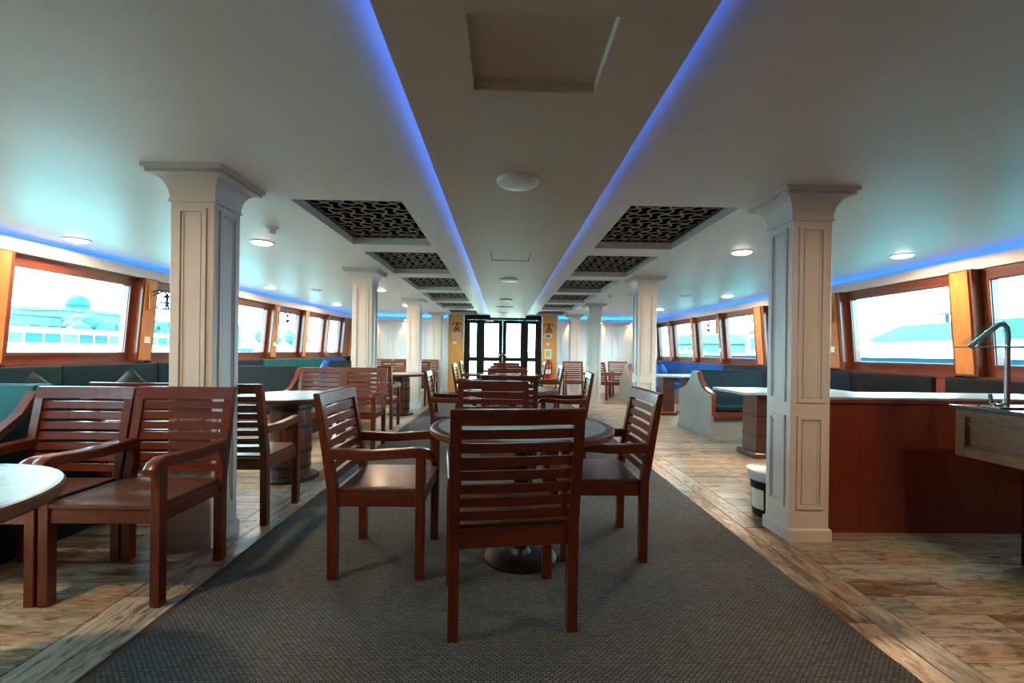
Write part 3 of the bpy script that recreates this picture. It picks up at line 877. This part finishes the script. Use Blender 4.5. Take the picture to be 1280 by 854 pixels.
# ------------------------------------------------------------------ round tables
def make_table(label, loc, r, barrel):
    t = thing('round_table', label, 'table', loc, 0, 'round tables')
    H = .738
    part('tabletop', 'ttop', t, lambda b: lathe(b, [(0, H), (r - .045, H), (r - .045, H - .01), (0, H - .01)], 56), True)
    part('inlay_ring', 'tring', t, lambda b: lathe(b, [(r - .045, H - .01), (r - .045, H + .0005), (r - .018, H + .0005), (r - .018, H - .01)], 56), True)
    part('edge', 'trim_edge', t, lambda b: lathe(b, [(0, H - .0105), (r - .018, H - .0105), (r - .018, H + .001), (r - .006, H - .001), (r, H - .008), (r, H - .03), (r - .008, H - .04), (r - .03, H - .045), (0, H - .045)], 56), True)
    if barrel:
        R = .175
        prof = [(R * .92, .03), (R * .97, .2), (R, .36), (R * .97, .52), (R * .92, .69)]
        n = 16
        bm = bmesh.new()
        for k in range(1):
            a0, a1 = 2 * PI * k / n, 2 * PI * (k + 1) / n - .02
            rings = [[bm.verts.new((q * math.cos(a), q * math.sin(a), z)) for a in (a0, (a0 + a1) / 2, a1) for q in (rr,)] + [bm.verts.new(((rr - .02) * math.cos(a), (rr - .02) * math.sin(a), z)) for a in (a1, a0)] for rr, z in prof]
            for A, B in zip(rings, rings[1:]):
                for i in range(5): bm.faces.new((A[i], A[(i + 1) % 5], B[(i + 1) % 5], B[i]))
            bm.faces.new(rings[0][::-1]); bm.faces.new(rings[-1])
        sm = to_mesh('stave', bm, 'barrel')
        core = part('pedestal', 'barrel', t, lambda b: lathe(b, [(0, .03), (R * .84, .03), (R * .84, .693), (0, .693)], 24))
        for k in range(n):
            o = link('stave', sm, core); o.rotation_euler = (0, 0, 2 * PI * k / n)
        for z, rr in ((.10, .945), (.24, .985), (.46, .99), (.61, .955)):
            part('band', 'iron', core, lambda b: lathe(b, [(R * rr - .006, z), (R * rr + .005, z), (R * rr + .005, z + .03), (R * rr - .006, z + .03)], 32), True)
        part('foot', 'iron', t, lambda b: lathe(b, [(0, 0), (.24, 0), (.24, .018), (.225, .03), (0, .03)], 32), True)
    else:
        part('pedestal', 'iron', t, lambda b: lathe(b, [(.045, .03), (.042, .1), (.042, .66), (.06, .68), (.14, .689), (.14, .693), (0, .693)], 24), True)
        part('foot', 'iron', t, lambda b: lathe(b, [(0, 0), (.20, 0), (.20, .012), (.185, .022), (.06, .035), (.045, .06), (0, .06)], 40), True)
    return t
TC = [(.105, 2.50, 'round grey table nearest the camera in the middle of the carpet'),
      (.10, 4.98, 'second round table along the carpet, with chairs all round'),
      (.08, 7.95, 'third round table along the carpet'), (.05, 9.95, 'farthest round table along the carpet, near the door')]
tp = make_table(TC[0][2], (TC[0][0], TC[0][1], .006), .505, False)
for x, y, lab in TC[1:]: dup(tp, (x, y, .006), 0, lab)
TL = [(-1.73, 1.13, 'round bluish table cut off at the left edge of the picture'),
      (-1.90, 4.05, 'round table on a barrel pedestal between the first two left columns'),
      (-1.86, 8.1, 'round table on a barrel pedestal past the second left column')]
tb = make_table(TL[0][2], (TL[0][0], TL[0][1], 0), .47, True)
for x, y, lab in TL[1:]: dup(tb, (x, y, 0), 0, lab)
# small items on the far tables
for x, y, z, lab in ((.30, 5.1, .745, 'black ashtray on the second centre table'), (-.2, 7.75, .745, 'black ashtray on the third centre table')):
    t = thing('ashtray', lab, 'ashtray', (x, y, z))
    part('bowl', 'black', t, lambda b: lathe(b, [(0, 0), (.06, 0), (.075, .03), (.065, .03), (.05, .01), (0, .01)], 24), True)

# ------------------------------------------------------------------ booths and wall benches
def booth(label, side, xe, yc, xw, fab, both=True, panel='greyp'):
    """double bench across the side bay; its end panel faces the aisle. origin: floor below the back"""
    s = side
    t = thing('booth_bench', label, 'bench', (xe, yc, 0), 0, 'booth benches')
    L_ = abs(xw - xe)
    def X(a, b): return sorted((s * a, s * b))
    h = [(-.56, 0), (-.54, .60), (-.44, .615), (-.30, .66), (-.17, .76), (-.09, .88), (-.05, .905)]
    prof = h + [(-y, z) for y, z in h[::-1]]
    x = X(0, .045)
    part('end_panel', panel, t, lambda b: prism(b, prof, 'x', x[0], x[1]))
    x = X(-.012, .0)
    part('skirting', panel, t, lambda b: box(b, x[0], x[1], -.57, .57, 0, .06))
    curve = [(-.535, .30), (-.532, .60), (-.44, .618), (-.30, .665), (-.17, .765), (-.09, .885)]
    for f in ((-1, 1) if both else (-1,)):
        def trim(b):
            c = [(f * -y, z) for y, z in curve]
            w = .035
            xs = X(.02, .075)
            for (p, q) in zip(c, c[1:]):
                d = Vector((q[0] - p[0], q[1] - p[1])).normalized(); nn = Vector((-d.y, d.x)) * w / 2
                poly = [(p[0] + nn.x, p[1] + nn.y), (q[0] + nn.x, q[1] + nn.y), (q[0] - nn.x, q[1] - nn.y), (p[0] - nn.x, p[1] - nn.y)]
                prism(b, poly, 'x', xs[0], xs[1])
        part('wood_trim', 'framew', t, trim)
        x = X(.078, L_)
        # seat base, rail, cushions
        part('seat_base', 'greyp', t, lambda b: box(b, x[0], x[1], *sorted((f * .06, f * .46)), 0, .30))
        part('seat_rail', 'framew', t, lambda b: box(b, x[0], x[1], *sorted((f * .46, f * .535)), .29, .36))
        part('seat_cushion', fab, t, lambda b: box(b, x[0] + .01, x[1] - .01, *sorted((f * .10, f * .53)), .362, .45, .03, 3), True)
        def back(b):
            pts = [(f * .055, .44), (f * .19, .44), (f * .175, .55), (f * .12, .74), (f * .085, .88), (f * .06, .92), (f * .04, .92)]
            prism(b, pts, 'x', x[0] + .005, x[1] - .005)
        part('back_cushion', fab, t, back)
    x = X(.046, L_)
    part('back_core', 'greyp', t, lambda b: box(b, x[0], x[1], -.038, .038, 0, .905))
    return t
def Bx(label, side, xe, yc, fab): return booth(label, side, xe, yc, 4.12 * side if side > 0 else -4.05, fab)
booth('grey panelled booth bench with curved wooden trim, right side, charcoal blue cushions', 1, 2.83, 6.62, 3.80, 'navy')
booth('blue cushioned booth bench far back on the right', 1, 2.83, 10.35, 3.55, 'blue')
booth('teal cushioned booth bench with curved wooden end at the left edge of the picture', -1, -2.63, 2.70, -3.75, 'teal', True, 'dteal')
booth('charcoal cushioned booth bench with curved wooden end before the second left column', -1, -2.61, 5.95, -3.75, 'shadowed', True, 'dteal')
booth('charcoal cushioned booth bench farther down the left side', -1, -2.75, 9.35, -3.6, 'shadowed', True, 'dteal')

def wall_bench(label, side, segs, xw, fab_of):
    t = thing('wall_bench', label, 'bench', (xw, segs[0][0], 0))
    s = side; y00 = segs[0][0]
    def hb(bm):
        for v in bm.verts: v.co.x += s * bend(v.co.y + y00)
    for i, (a, b_) in enumerate(segs):
        a -= y00; b_ -= y00
        fab = fab_of(i)
        bm = bmesh.new(); xs = sorted((-s * .03, -s * .13)); box(bm, xs[0], xs[1], a + .006, b_ - .006, .44, .955, .03, 3); hb(bm); obj('back_cushion', bm, fab, t, True)
        bm = bmesh.new(); xs = sorted((-s * .135, -s * .55)); box(bm, xs[0], xs[1], a + .006, b_ - .006, .36, .46, .03, 3); hb(bm); obj('seat_cushion', bm, fab, t, True)
        bm = bmesh.new(); xs = sorted((-s * .03, -s * .53)); box(bm, xs[0], xs[1], a, b_, 0, .36); hb(bm); obj('seat_base', bm, 'greyp', t)
    return t
def segs(a, b, n): return [(a + (b - a) * k / n, a + (b - a) * (k + 1) / n) for k in range(n)]
wall_bench('dark upholstered bench along the left windows', -1, segs(.9, 12.1, 9), XL, lambda i: ['shadowed', 'dteal', 'dteal', 'dteal', 'navy', 'navy', 'teal', 'teal', 'blue'][i])  # segments step through shaded and lit tones of one upholstery
wall_bench('blue upholstered bench toned from shaded to lit along the right windows', 1, segs(3.45, 4.5, 1) + segs(4.62, 12.3, 7), XR, lambda i: ['shadowed', 'shadowed', 'navy', 'navy', 'navy', 'blue', 'blue', 'blue'][i])
t = thing('cushion_gap_panel', 'dark red board between two charcoal bench cushions under the right windows', 'panel', (XR - .03, 4.505, 0))
part('board', 'partition', t, lambda b: box(b, -.06, 0, 0, .11, .4, .93))

def pillow(label, loc, rot, fab):
    bm = bmesh.new()
    n = 10; S = .17; A = []
    for sgn in (1, -1):
        G = []
        for i in range(n + 1):
            row = []
            for j in range(n + 1):
                u, v = -1 + 2 * i / n, -1 + 2 * j / n
                hgt = .075 * ((1 - u ** 4) * (1 - v ** 4)) ** .6
                pin = 1 - .07 * (1 - abs(u)) * 0 - .05 * (1 - v * v) * abs(u) - .05 * (1 - u * u) * abs(v)
                row.append(bm.verts.new((u * S * pin, sgn * hgt, v * S * pin)))
            G.append(row)
        for i in range(n):
            for j in range(n): bm.faces.new((G[i][j], G[i + 1][j], G[i + 1][j + 1], G[i][j + 1]))
    bmesh.ops.remove_doubles(bm, verts=bm.verts, dist=1e-5)
    o = obj('throw_pillow', bm, fab, None, True); o.location = loc; o.rotation_euler = rot
    return tag(o, label, 'pillow', 'throw pillows on the benches')
pillow('dark teal throw pillow on the left wall bench under the first window', (-4.10, 5.0, .69), (0, D(45), D(75)), 'dteal')
pillow('dark teal throw pillow leaning at the left edge of the picture', (-4.10, 4.0, .69), (0, D(40), D(80)), 'dteal')
pillow('blue throw pillow on the far left wall bench', (-3.92, 9.9, .70), (0, D(45), D(80)), 'blue')
pillow('blue throw pillow propped on the far right bench', (3.90, 11.0, .70), (0, D(45), D(100)), 'blue')
pillow('blue throw pillow on the right bench beyond the grey booth', (4.18, 8.3, .68), (0, D(20), D(95)), 'blue')

# rectangular booth tables
def booth_table(label, x0, x1, y0, y1):
    t = thing('booth_table', label, 'table', ((x0 + x1) / 2, (y0 + y1) / 2, 0), 0, 'booth tables')
    hx, hy = (x1 - x0) / 2, (y1 - y0) / 2
    part('tabletop', 'tray', t, lambda b: box(b, -hx, hx, -hy, hy, .718, .752, .008, 2))
    for sx in (-1, 1):
        cx = sx * (hx - .38)
        lg = part('pedestal', 'barrel', t, lambda b: box(b, cx - .11, cx + .11, -.15, .15, .06, .718, .006, 1))
        part('foot', 'barrel', t, lambda b: box(b, cx - .15, cx + .15, -.2, .2, 0, .06, .006, 1))
        for z in (.24, .46):
            part('groove', 'iron', t, lambda b: box(b, cx - .112, cx + .112, -.152, .152, z, z + .012))
    return t
booth_table('long pale booth table behind the nearest right column', 2.56, 3.95, 4.75, 5.45)
booth_table('long pale booth table behind the grey booth on the right', 2.72, 3.9, 8.15, 8.85)
booth_table('pale booth table beside the left wall bench, behind the teal booth', -3.95, -2.85, 3.75, 4.45)
booth_table('pale table far back on the right beside the facing chairs', 3.25, 3.75, 11.1, 11.55)
# ------------------------------------------------------------------ right foreground: partition, buffet, guard, bucket
t = thing('bar_partition', 'dark red wooden partition with a pale ledge beside the right column', 'partition', (2.03, 2.88, 0))
for k in range(6):
    a = k * .3
    part('panel_board', 'partition', t, lambda b: box(b, a + .0008, a + .2992, 0, .03, .0, .845, .0012, 1))
part('body', 'partition', t, lambda b: box(b, 0, 1.8, .031, .36, 0, .845))
part('ledge', 'tray', t, lambda b: box(b, -.01, 1.82, -.015, .42, .868, .885, .004, 1))
part('ledge_nosing', 'framew', t, lambda b: box(b, -.01, 1.82, -.02, .40, .845, .868, .005, 2))

t = thing('buffet_counter', 'brown buffet counter with a dark top at the right edge of the picture', 'counter', (2.55, 2.5, 0))
part('countertop', 'dark', t, lambda b: box(b, -.012, .75, -1.7, .012, .862, .885, .005, 2))
def fr(b):
    box(b, .02, .06, -.05, 0, .60, .862); box(b, .02, .06, -1.68, -1.62, .60, .862)
    box(b, .022, .06, -1.62, -.05, .60, .648); box(b, .022, .06, -1.62, -.05, .822, .862)
    box(b, .02, .73, -.03, 0, .60, .862) if False else None
part('front_frame', 'buffet', t, fr)
part('recessed_panel', 'buffet', t, lambda b: box(b, .05, .07, -1.62, -.05, .648, .822))
part('panel_bead', 'buffet', t, lambda b: (box(b, .034, .05, -1.62, -.05, .648, .660), box(b, .038, .05, -1.62, -.05, .778, .790)))
part('end_panel', 'partition', t, lambda b: box(b, .061, .73, -.03, 0, .60, .862))
part('underside', 'partition', t, lambda b: box(b, .071, .73, -1.68, -.031, .60, .615))
part('plinth', 'black', t, lambda b: box(b, .34, .73, -1.62, -.06, 0, .60))

t = thing('sneeze_guard', 'chrome pipe and glass sneeze guard standing on the buffet counter', 'sneeze guard', (2.66, 2.32, .885))
for dy in (0, -.95):
    def pipe(b):
        tube(b, [(0, dy, .012), (0, dy, .40), (-.005, dy, .43), (-.025, dy, .447), (-.055, dy, .44), (-.11, dy, .395), (-.20, dy, .325)], .0125, 14)
    pp = part('pipe_post', 'chrome', t, pipe, True)
    def hook(b):
        tube(b, [(0, dy, .03)] + [(-.045 - .045 * math.cos(a), dy, .06 - .045 * math.sin(a)) for a in [PI - i * PI / 8 for i in range(1, 8)]] + [(-.092, dy, .075)], .0085, 10)
    part('hook', 'chrome', pp, hook, True)
    part('base_plate', 'chrome', pp, lambda b: box(b, -.09, .06, dy - .05, dy + .05, 0, .012, .003, 1))
def sh(b):
    box(b, -.26, .30, -1.15, .03, .318, .324)
part('glass_shelf', 'tglass', t, sh)
part('shelf_edge', 'gedge', t, lambda b: (box(b, -.262, -.26, -1.15, .03, .318, .324), box(b, -.26, .30, .03, .032, .318, .324)))
part('sloped_glass', 'tglass', t, lambda b: prism(b, [(-.225, .335), (-.05, .468), (-.053, .473), (-.229, .340)], 'y', -1.15, .03))

t = thing('bucket', 'black bucket with a pale lid standing beside the right column', 'bucket', (1.945, 3.19, 0))
part('pail', 'black', t, lambda b: lathe(b, [(0, .004), (.125, .004), (.130, .015), (.148, .27), (0, .27)], 36), True)
part('rim', 'rimblue', t, lambda b: lathe(b, [(.146, .255), (.160, .262), (.166, .30), (.164, .318), (.14, .318)], 36), True)
part('lid', 'lid', t, lambda b: lathe(b, [(.166, .316), (.172, .322), (.170, .332), (.155, .334), (.145, .328), (0, .330)], 36), True)
def lb(b):
    a0, a1 = PI * .93, PI * 1.2; n = 8
    for i in range(n):
        p, q = a0 + (a1 - a0) * i / n, a0 + (a1 - a0) * (i + 1) / n
        b.faces.new([b.verts.new((rr * math.cos(a), rr * math.sin(a), z)) for a, z, rr in ((p, .06, .1355), (q, .06, .1355), (q, .20, .1445), (p, .20, .1445))])
part('label_sticker', 'label', t, lb)

# ------------------------------------------------------------------ lamps and fittings on the ceiling
LP = [(-2.33, 4.33, 1, 'lit downlight left of the nearest left coffer'), (-4.10, 4.36, 1, 'lit downlight above the first left window'),
      (2.34, 4.39, 1, 'lit downlight between the right column and the nearest right coffer'), (3.98, 4.42, 1, 'lit downlight above the first right window'),
      (-2.10, 7.6, 1, 'lit downlight left of the second left column'), (-3.88, 7.5, 1, 'lit downlight by the middle left windows'),
      (3.86, 7.7, 1, 'lit downlight by the middle right windows'), (-2.2, 10.1, 1, 'lit downlight beside the third left column'),
      (-3.75, 10.1, 1, 'lit downlight by the far left windows'), (3.55, 10.2, 1, 'lit downlight by the far right windows'), (2.15, 10.2, 1, 'lit downlight beside the third right column'),
      (-2.3, 1.1, 1, 'added lit downlight over the nearest left chairs, unseen above the picture'), (2.35, 1.1, 1, 'added lit downlight over the buffet counter, unseen above the picture'),
      (-2.3, -1.6, 1, 'added lit downlight, unseen behind the camera on the left'),  # rows extended out of view, added to brighten the near floor and chairs
      (-3.25, 7.75, 0, 'unlit downlight between the two lit ones on the left'), (3.15, 7.75, 0, 'unlit downlight beside the lit one on the right'),
      (2.2, 7.7, 0, 'unlit downlight behind the second right column')]
LAMP_W = 31.0
def lamp_data(w):
    d = bpy.data.lights.new('downlight_lamp', 'AREA'); d.shape = 'DISK'; d.size = .16; d.energy = w; d.color = (1.0, .66, .36)
    return d
lamp_std, lamp_near, lamp_dim = lamp_data(LAMP_W), lamp_data(LAMP_W * .95), lamp_data(LAMP_W * .8)
for x, y, on, lab in LP:
    t = thing('downlight', lab, 'ceiling light', (x, y, CEIL), group='recessed downlights')
    part('trim_ring', 'white', t, lambda b: lathe(b, [(.085, -.002), (.088, -.010), (.108, -.008), (.112, 0), (.085, 0)], 32), True)
    part('diffuser', 'lamp' if on else 'white', t, lambda b: lathe(b, [(0, -.026), (.04, -.025), (.07, -.020), (.085, -.010), (.086, -.001), (0, -.001)], 32), True)
    if on:
        lo = bpy.data.objects.new('lamp', lamp_std if y > 2 else (lamp_near if x < 0 else lamp_dim)); COL.objects.link(lo); lo.parent = t; lo.location = (0, 0, -.03)
for x, y, lab in ((-1.97, 3.8, 'white smoke detector in front of the nearest left downlight'), (1.86, 7.85, 'white smoke detector behind the second right column')):
    t = thing('smoke_detector', lab, 'smoke detector', (x, y, CEIL))
    part('base', 'white', t, lambda b: lathe(b, [(0, -.018), (.058, -.018), (.062, -.012), (.062, 0)], 28), True)
    part('head', 'white', t, lambda b: lathe(b, [(0, -.055), (.025, -.055), (.035, -.045), (.04, -.018), (0, -.018)], 28), True)
# warm wall washers over the end wall panels
wash_d = bpy.data.lights.new('wall_washer_lamp', 'SPOT'); wash_d.energy = 14.0; wash_d.color = (1.0, .62, .30)
wash_d.spot_size = D(75); wash_d.spot_blend = .6; wash_d.shadow_soft_size = .02
for x, lab in ((-3.72, 'warm wall washer over the leftmost end wall panel'), (-2.82, 'warm wall washer over the second left end wall panel'), (-1.95, 'warm wall washer beside the left orange panel'),
               (1.9, 'warm wall washer beside the right orange panel'), (2.78, 'warm wall washer over the middle right end wall panel'), (3.65, 'warm wall washer over the rightmost end wall panel')):
    t = thing('wall_washer', lab, 'spotlight', (x, YE - .12, 2.02), group='warm wall washers')
    part('housing', 'white', t, lambda b: lathe(b, [(.035, 0), (.035, -.012), (.022, -.012), (.022, 0)], 16), True)
    part('bulb', 'warm', t, lambda b: lathe(b, [(0, -.006), (.021, -.006), (.021, -.001), (0, -.001)], 16))
    lo = bpy.data.objects.new('lamp', wash_d); COL.objects.link(lo); lo.parent = t; lo.location = (0, .02, -.02)
    lo.rotation_euler = (D(12), 0, 0)

# ------------------------------------------------------------------ sconces and switches on the side posts
def post_x(side, y, z):
    X = XR if side > 0 else XL
    return X + side * (bend(y) + lean(z)) - side * .115
sconce('iron lantern sconce on the post after the first left window', (post_x(-1, 5.68, 1.8) + .004, 5.68, 1.78), PI / 2)
sconce('iron lantern sconce on the post behind the nearest right column', (post_x(1, 6.03, 1.8) - .004, 6.03, 1.78), -PI / 2)
sconce('iron lantern sconce in front of the middle right windows', (post_x(1, 9.12, 1.8) - .004, 9.12, 1.74), -PI / 2)
sconce('iron lantern sconce on the post between the far left windows', (post_x(-1, 8.71, 1.8) + .004, 8.71, 1.78), PI / 2)
for s, y, lab in ((-1, 5.68, 'white switch on the post after the first left window'), (1, 6.03, 'white switch on the post behind the nearest right column'),
                  (1, 9.12, 'white switch on the post between the middle right windows'), (-1, 8.71, 'white switch on the post between the middle left windows')):
    z = 1.24
    t = thing('light_switch', lab, 'switch', (post_x(s, y, z), y, z), -s * PI / 2)
    part('plate', 'white', t, lambda b: box(b, -.04, .04, -.014, .006, -.04, .04, .003, 1))
    part('rocker', 'white', t, lambda b: box(b, -.018, .018, -.019, -.014, -.022, .022, .002, 1))

# standing air conditioners in the far corners
for x, lab in ((-4.02, 'tall white standing air conditioner in the far left corner'), (4.05, 'tall white standing air conditioner in the far right corner')):
    t = thing('air_conditioner', lab, 'air conditioner', (x, 12.62, 0), group='standing air conditioners')
    part('cabinet', 'white', t, lambda b: box(b, -.22, .22, -.17, .17, 0, 1.86, .02, 3), True)
    part('grille', 'black', t, lambda b: box(b, -.18, .18, -.176, -.17, 1.60, 1.78))
    def lv(b):
        for k in range(3): box(b, -.18, .18, -.184, -.176, 1.62 + k * .055, 1.64 + k * .055)
    part('louvre', 'rimblue', t, lv)
    part('display', 'black', t, lambda b: box(b, -.06, .06, -.176, -.17, 1.38, 1.42))
    part('intake', 'rimblue', t, lambda b: box(b, -.18, .18, -.176, -.17, .15, .9))

# ------------------------------------------------------------------ outside
bm = bmesh.new(); box(bm, -5.3, 5.4, YB - 6, YE + 1.5, CEIL + .26, CEIL + .5); box(bm, -4.6, 4.7, YB - 6, YE, CEIL + .5, 8.0)
struct('roof', bm, 'pale')           # unseen upper deck mass, added to shade the water on the right
bm = bmesh.new()
for x0, x1 in ((-260, -5.6), (5.8, 260)): box(bm, x0, x1, -60, 320, -2.4, -2.0)
box(bm, -5.6, 5.8, 16.5, 320, -2.4, -2.0)
wt = obj('harbour_water', bm, 'water'); wt['kind'] = 'stuff'; tag(wt, 'pale blue harbour water outside the windows', 'water')
bm = bmesh.new(); box(bm, -5, 5, YE + .2, 16.4, -.2, -.02); box(bm, -5, -4.9, YE + .2, 16.4, -.02, .9); box(bm, 4.9, 5, YE + .2, 16.4, -.02, .9)
o = obj('outer_deck', bm, 'pale'); o['kind'] = 'structure'
t = thing('bulwark', 'cream bulwark outside the glass double door', 'bulwark', (0, 16.3, 0))
part('wall', 'cream', t, lambda b: box(b, -4.9, 4.9, 0, .1, -.02, 1.05))
part('rail', 'pale', t, lambda b: box(b, -4.9, 4.9, -.05, .15, 1.05, 1.12))

def quay(label, side, X, y0, y1, mat, h):
    t = thing('quay', label, 'quay', (X, (y0 + y1) / 2, -2))
    L_ = (y1 - y0) / 2
    xs = sorted((0, side * 60))
    part('wall', mat, t, lambda b: box(b, xs[0], xs[1], -L_, L_, 0, h))
    xs2 = sorted((-side * .3, side * 2))
    part('coping', 'pale', t, lambda b: box(b, xs2[0], xs2[1], -L_, L_, h - .12, h + .004))
    return t
quay('quay wall across the water outside the left windows', -1, -62, -60, 300, 'bldgd', 2.6)
quay('blue quay wall across the water outside the right windows', 1, 15, -60, 300, 'quay', 3.24)

def house(label, x, y, z, w, d, h, mat, wins=3, roof='flat', dome=False, rmat='bldg', cat='building'):
    t = thing('shore_building', label, cat, (x, y, z), 0, 'buildings on the shore')
    part('wall', mat, t, lambda b: box(b, -d / 2, d / 2, -w / 2, w / 2, 0, h))
    if roof == 'flat': part('roof', rmat, t, lambda b: box(b, -d / 2 - .3, d / 2 + .3, -w / 2 - .3, w / 2 + .3, h, h + .5))
    else: part('roof', rmat, t, lambda b: prism(b, [(-w / 2 - .6, h), (w / 2 + .6, h), (w / 2 - w * .18, h + roof), (-w / 2 + w * .18, h + roof)], 'x', -d / 2 - .6, d / 2 + .6))
    sgn = -1 if x > 0 else 1
    for k in range(wins):
        yy = -w / 2 + (k + .5) * w / wins
        xs = sorted((sgn * d / 2, sgn * (d / 2 + .1)))
        f = part('window', 'bldgd', t, lambda b: box(b, xs[0], xs[1], yy - w / wins * .26, yy + w / wins * .26, h * .25, h * .72))
    if dome:
        part('dome', 'bldgd', t, lambda b: lathe(b, [(1.6, h + .5), (1.6, h + 1.4)] + [(1.7 * math.cos(a), h + 1.4 + 2.0 * math.sin(a)) for a in [i * PI / 14 for i in range(7)]] + [(0, h + 3.4)], 20), True)
    return t
rr = random.Random(3)
def tree(label, x, y, z, h, r, mat='shore'):
    t = thing('shore_tree', label, 'tree', (x, y, z), 0, 'trees on the shore')
    part('trunk', 'bldgd', t, lambda b: lathe(b, [(0, 0), (.22, 0), (.15, h * .6), (0, h * .6)], 8))
    def cr(b):
        for k in range(9):
            c = Vector((rr.uniform(-.6, .6) * r, rr.uniform(-.75, .75) * r, h * rr.uniform(.5, .9)))
            q = bmesh.ops.create_icosphere(b, subdivisions=2, radius=r * rr.uniform(.35, .6))
            for v in q['verts']: v.co = v.co * rr.uniform(.85, 1.12) + c
    part('crown', mat, t, cr)
    return t
G0 = .60
HL = [(-74, 79, 13, 8, 6.2, 'bldg', 5, True, 'domed building on the left shore'), (-73, 66, 10, 8, 5.0, 'bldg', 4, False, 'long pale building left of the dome on the left shore'),
      (-74, 93, 12, 8, 5.6, 'bldgd', 4, False, 'dark building on the left shore seen through the second window'), (-74, 112, 16, 8, 6.0, 'bldg', 5, False, 'wide pale building far along the left shore'),
      (-73, 53, 9, 7, 4.6, 'bldg', 3, False, 'low pale building near the left edge of the left shore')]
for x, y, w, d, h, m, nw, dm, lab in HL: house(lab, x, y, G0, w, d, h, m, nw, 'flat', dm)
TREELAB = ['beside the domed building', 'left of the domed building', 'at the near end', 'between the two long buildings', 'past the dark building', 'at the far end', 'behind the low building', 'farthest along']
for k, (x, y, h, r) in enumerate(((-65.5, 84, 5.6, 2.6), (-65.5, 71, 5.4, 2.6), (-65.5, 45, 4.6, 2.4), (-65.5, 60, 5.2, 2.6), (-65.5, 100, 5.8, 3.0), (-65, 125, 6, 3.2), (-65.5, 52, 5.4, 2.8), (-65, 140, 6, 3.4))):
    tree(f'hazy round tree on the left shore, {TREELAB[k]}', x, y, G0, h, r)
# moored boats on the left
def boat(label, x, y, L_, mat='pale'):
    t = thing('moored_boat', label, 'boat', (x, y, -2.0), PI / 2, 'moored boats')
    part('hull', mat, t, lambda b: prism(b, [(-L_ / 2, 1.6), (-L_ / 2 + .5, 0), (L_ / 2 - 1.2, 0), (L_ / 2 + .8, 2.0), (L_ / 2 - .4, 1.7)], 'y', -1.5, 1.5))
    c = part('cabin', 'bldg', t, lambda b: box(b, -L_ * .3, L_ * .15, -1.1, 1.1, 1.6, 3.2))
    for k in range(4):
        xx = -L_ * .27 + k * L_ * .1
        for yy in (-1.12, 1.12): part('window', 'bldgd', t, lambda b: box(b, xx, xx + L_ * .07, yy - .03, yy + .03, 2.2, 2.9))
    part('roof', 'pale', t, lambda b: box(b, -L_ * .33, L_ * .18, -1.3, 1.3, 3.2, 3.35))
    return t
def ferry(label, x, y, L_):
    t = thing('passenger_boat', label, 'boat', (x, y, -2.0), 0, 'moored boats')
    part('hull', 'pale', t, lambda b: prism(b, [(-L_ / 2, 2.0), (-L_ / 2 + .8, 0), (L_ / 2 - 2.0, 0), (L_ / 2 + 1.2, 2.6), (L_ / 2 - 1.0, 3.2), (-L_ / 2, 3.2)], 'x', -2.2, 2.2))
    c = part('cabin', 'pale', t, lambda b: box(b, -1.8, 1.8, -L_ * .46, L_ * .40, 3.2, 4.45))
    n = int(L_ / 1.9)
    for k in range(n):
        yy = -L_ * .45 + k * L_ * .84 / n
        part('window', 'bldgd' if k % 3 else 'bldg', c, lambda b: box(b, 1.8, 1.84, yy, yy + L_ * .84 / n - .22, 3.42, 4.25))
    part('roof', 'pale', t, lambda b: box(b, -2.1, 2.1, -L_ * .48, L_ * .42, 4.45, 4.75))
    part('rail', 'bldg', t, lambda b: box(b, 2.1, 2.15, -L_ * .48, L_ * .42, 3.2, 3.28))
    return t
ferry('long white passenger boat moored outside the first left windows', -42, 46, 42)
boat('white boat moored farther along the left shore', -50, 86, 16)
boat('white boat moored outside the middle right windows', 11, 30, 9)

house('green roofed shed on the right quay', 52, 42.5, 1.25, 25, 12, 1.8, 'pale', 0, 1.7, False, 'roofg')
house('pale building far along the right quay', 54, 82, 1.25, 14, 10, 4.5, 'bldg', 4, 'flat')
house('teal roofed shed on the right quay past the column', 50, 108, 1.25, 14, 10, 2.4, 'bldg', 3, 2.2, False, 'bldgd')
t = thing('palm_tree', 'palm tree behind the green roofed shed outside the right window', 'tree', (61, 60.5, 1.30))
part('trunk', 'palm', t, lambda b: tube(b, [(0, 0, 0), (.1, .1, 3), (.0, .2, 6.0)], .22, 8))
def frond(b, a):
    pts = []
    for i in range(6):
        q = i / 5; pts.append(Vector((math.cos(a) * q * 2.3, .2 + math.sin(a) * q * 2.3, 6.0 + .9 * q - 1.9 * q * q)))
    for p, q in zip(pts, pts[1:]):
        d = (q - p).normalized(); s = d.cross(Vector((0, 0, 1))).normalized()
        for sg in (1, -1):
            for u in (.2, .7):
                c = p.lerp(q, u)
                tip = c + s * sg * .55 + d * .35 - Vector((0, 0, .22))
                b.faces.new([b.verts.new(c - d * .08), b.verts.new(c + d * .12), b.verts.new(tip)])
    tube(b, pts, .04, 5)
for k in range(11):
    part('frond', 'palm', t, lambda b: frond(b, 2 * PI * k / 11 + .2))
t = thing('boat_mast', 'thin mast of a distant boat outside the right window', 'mast', (44, 60, 1.25))
part('mast', 'bldg', t, lambda b: (tube(b, [(0, 0, 0), (0, 0, 3.2)], .12, 6), tube(b, [(0, -1.2, 2.2), (0, 1.2, 2.2)], .08, 6)))
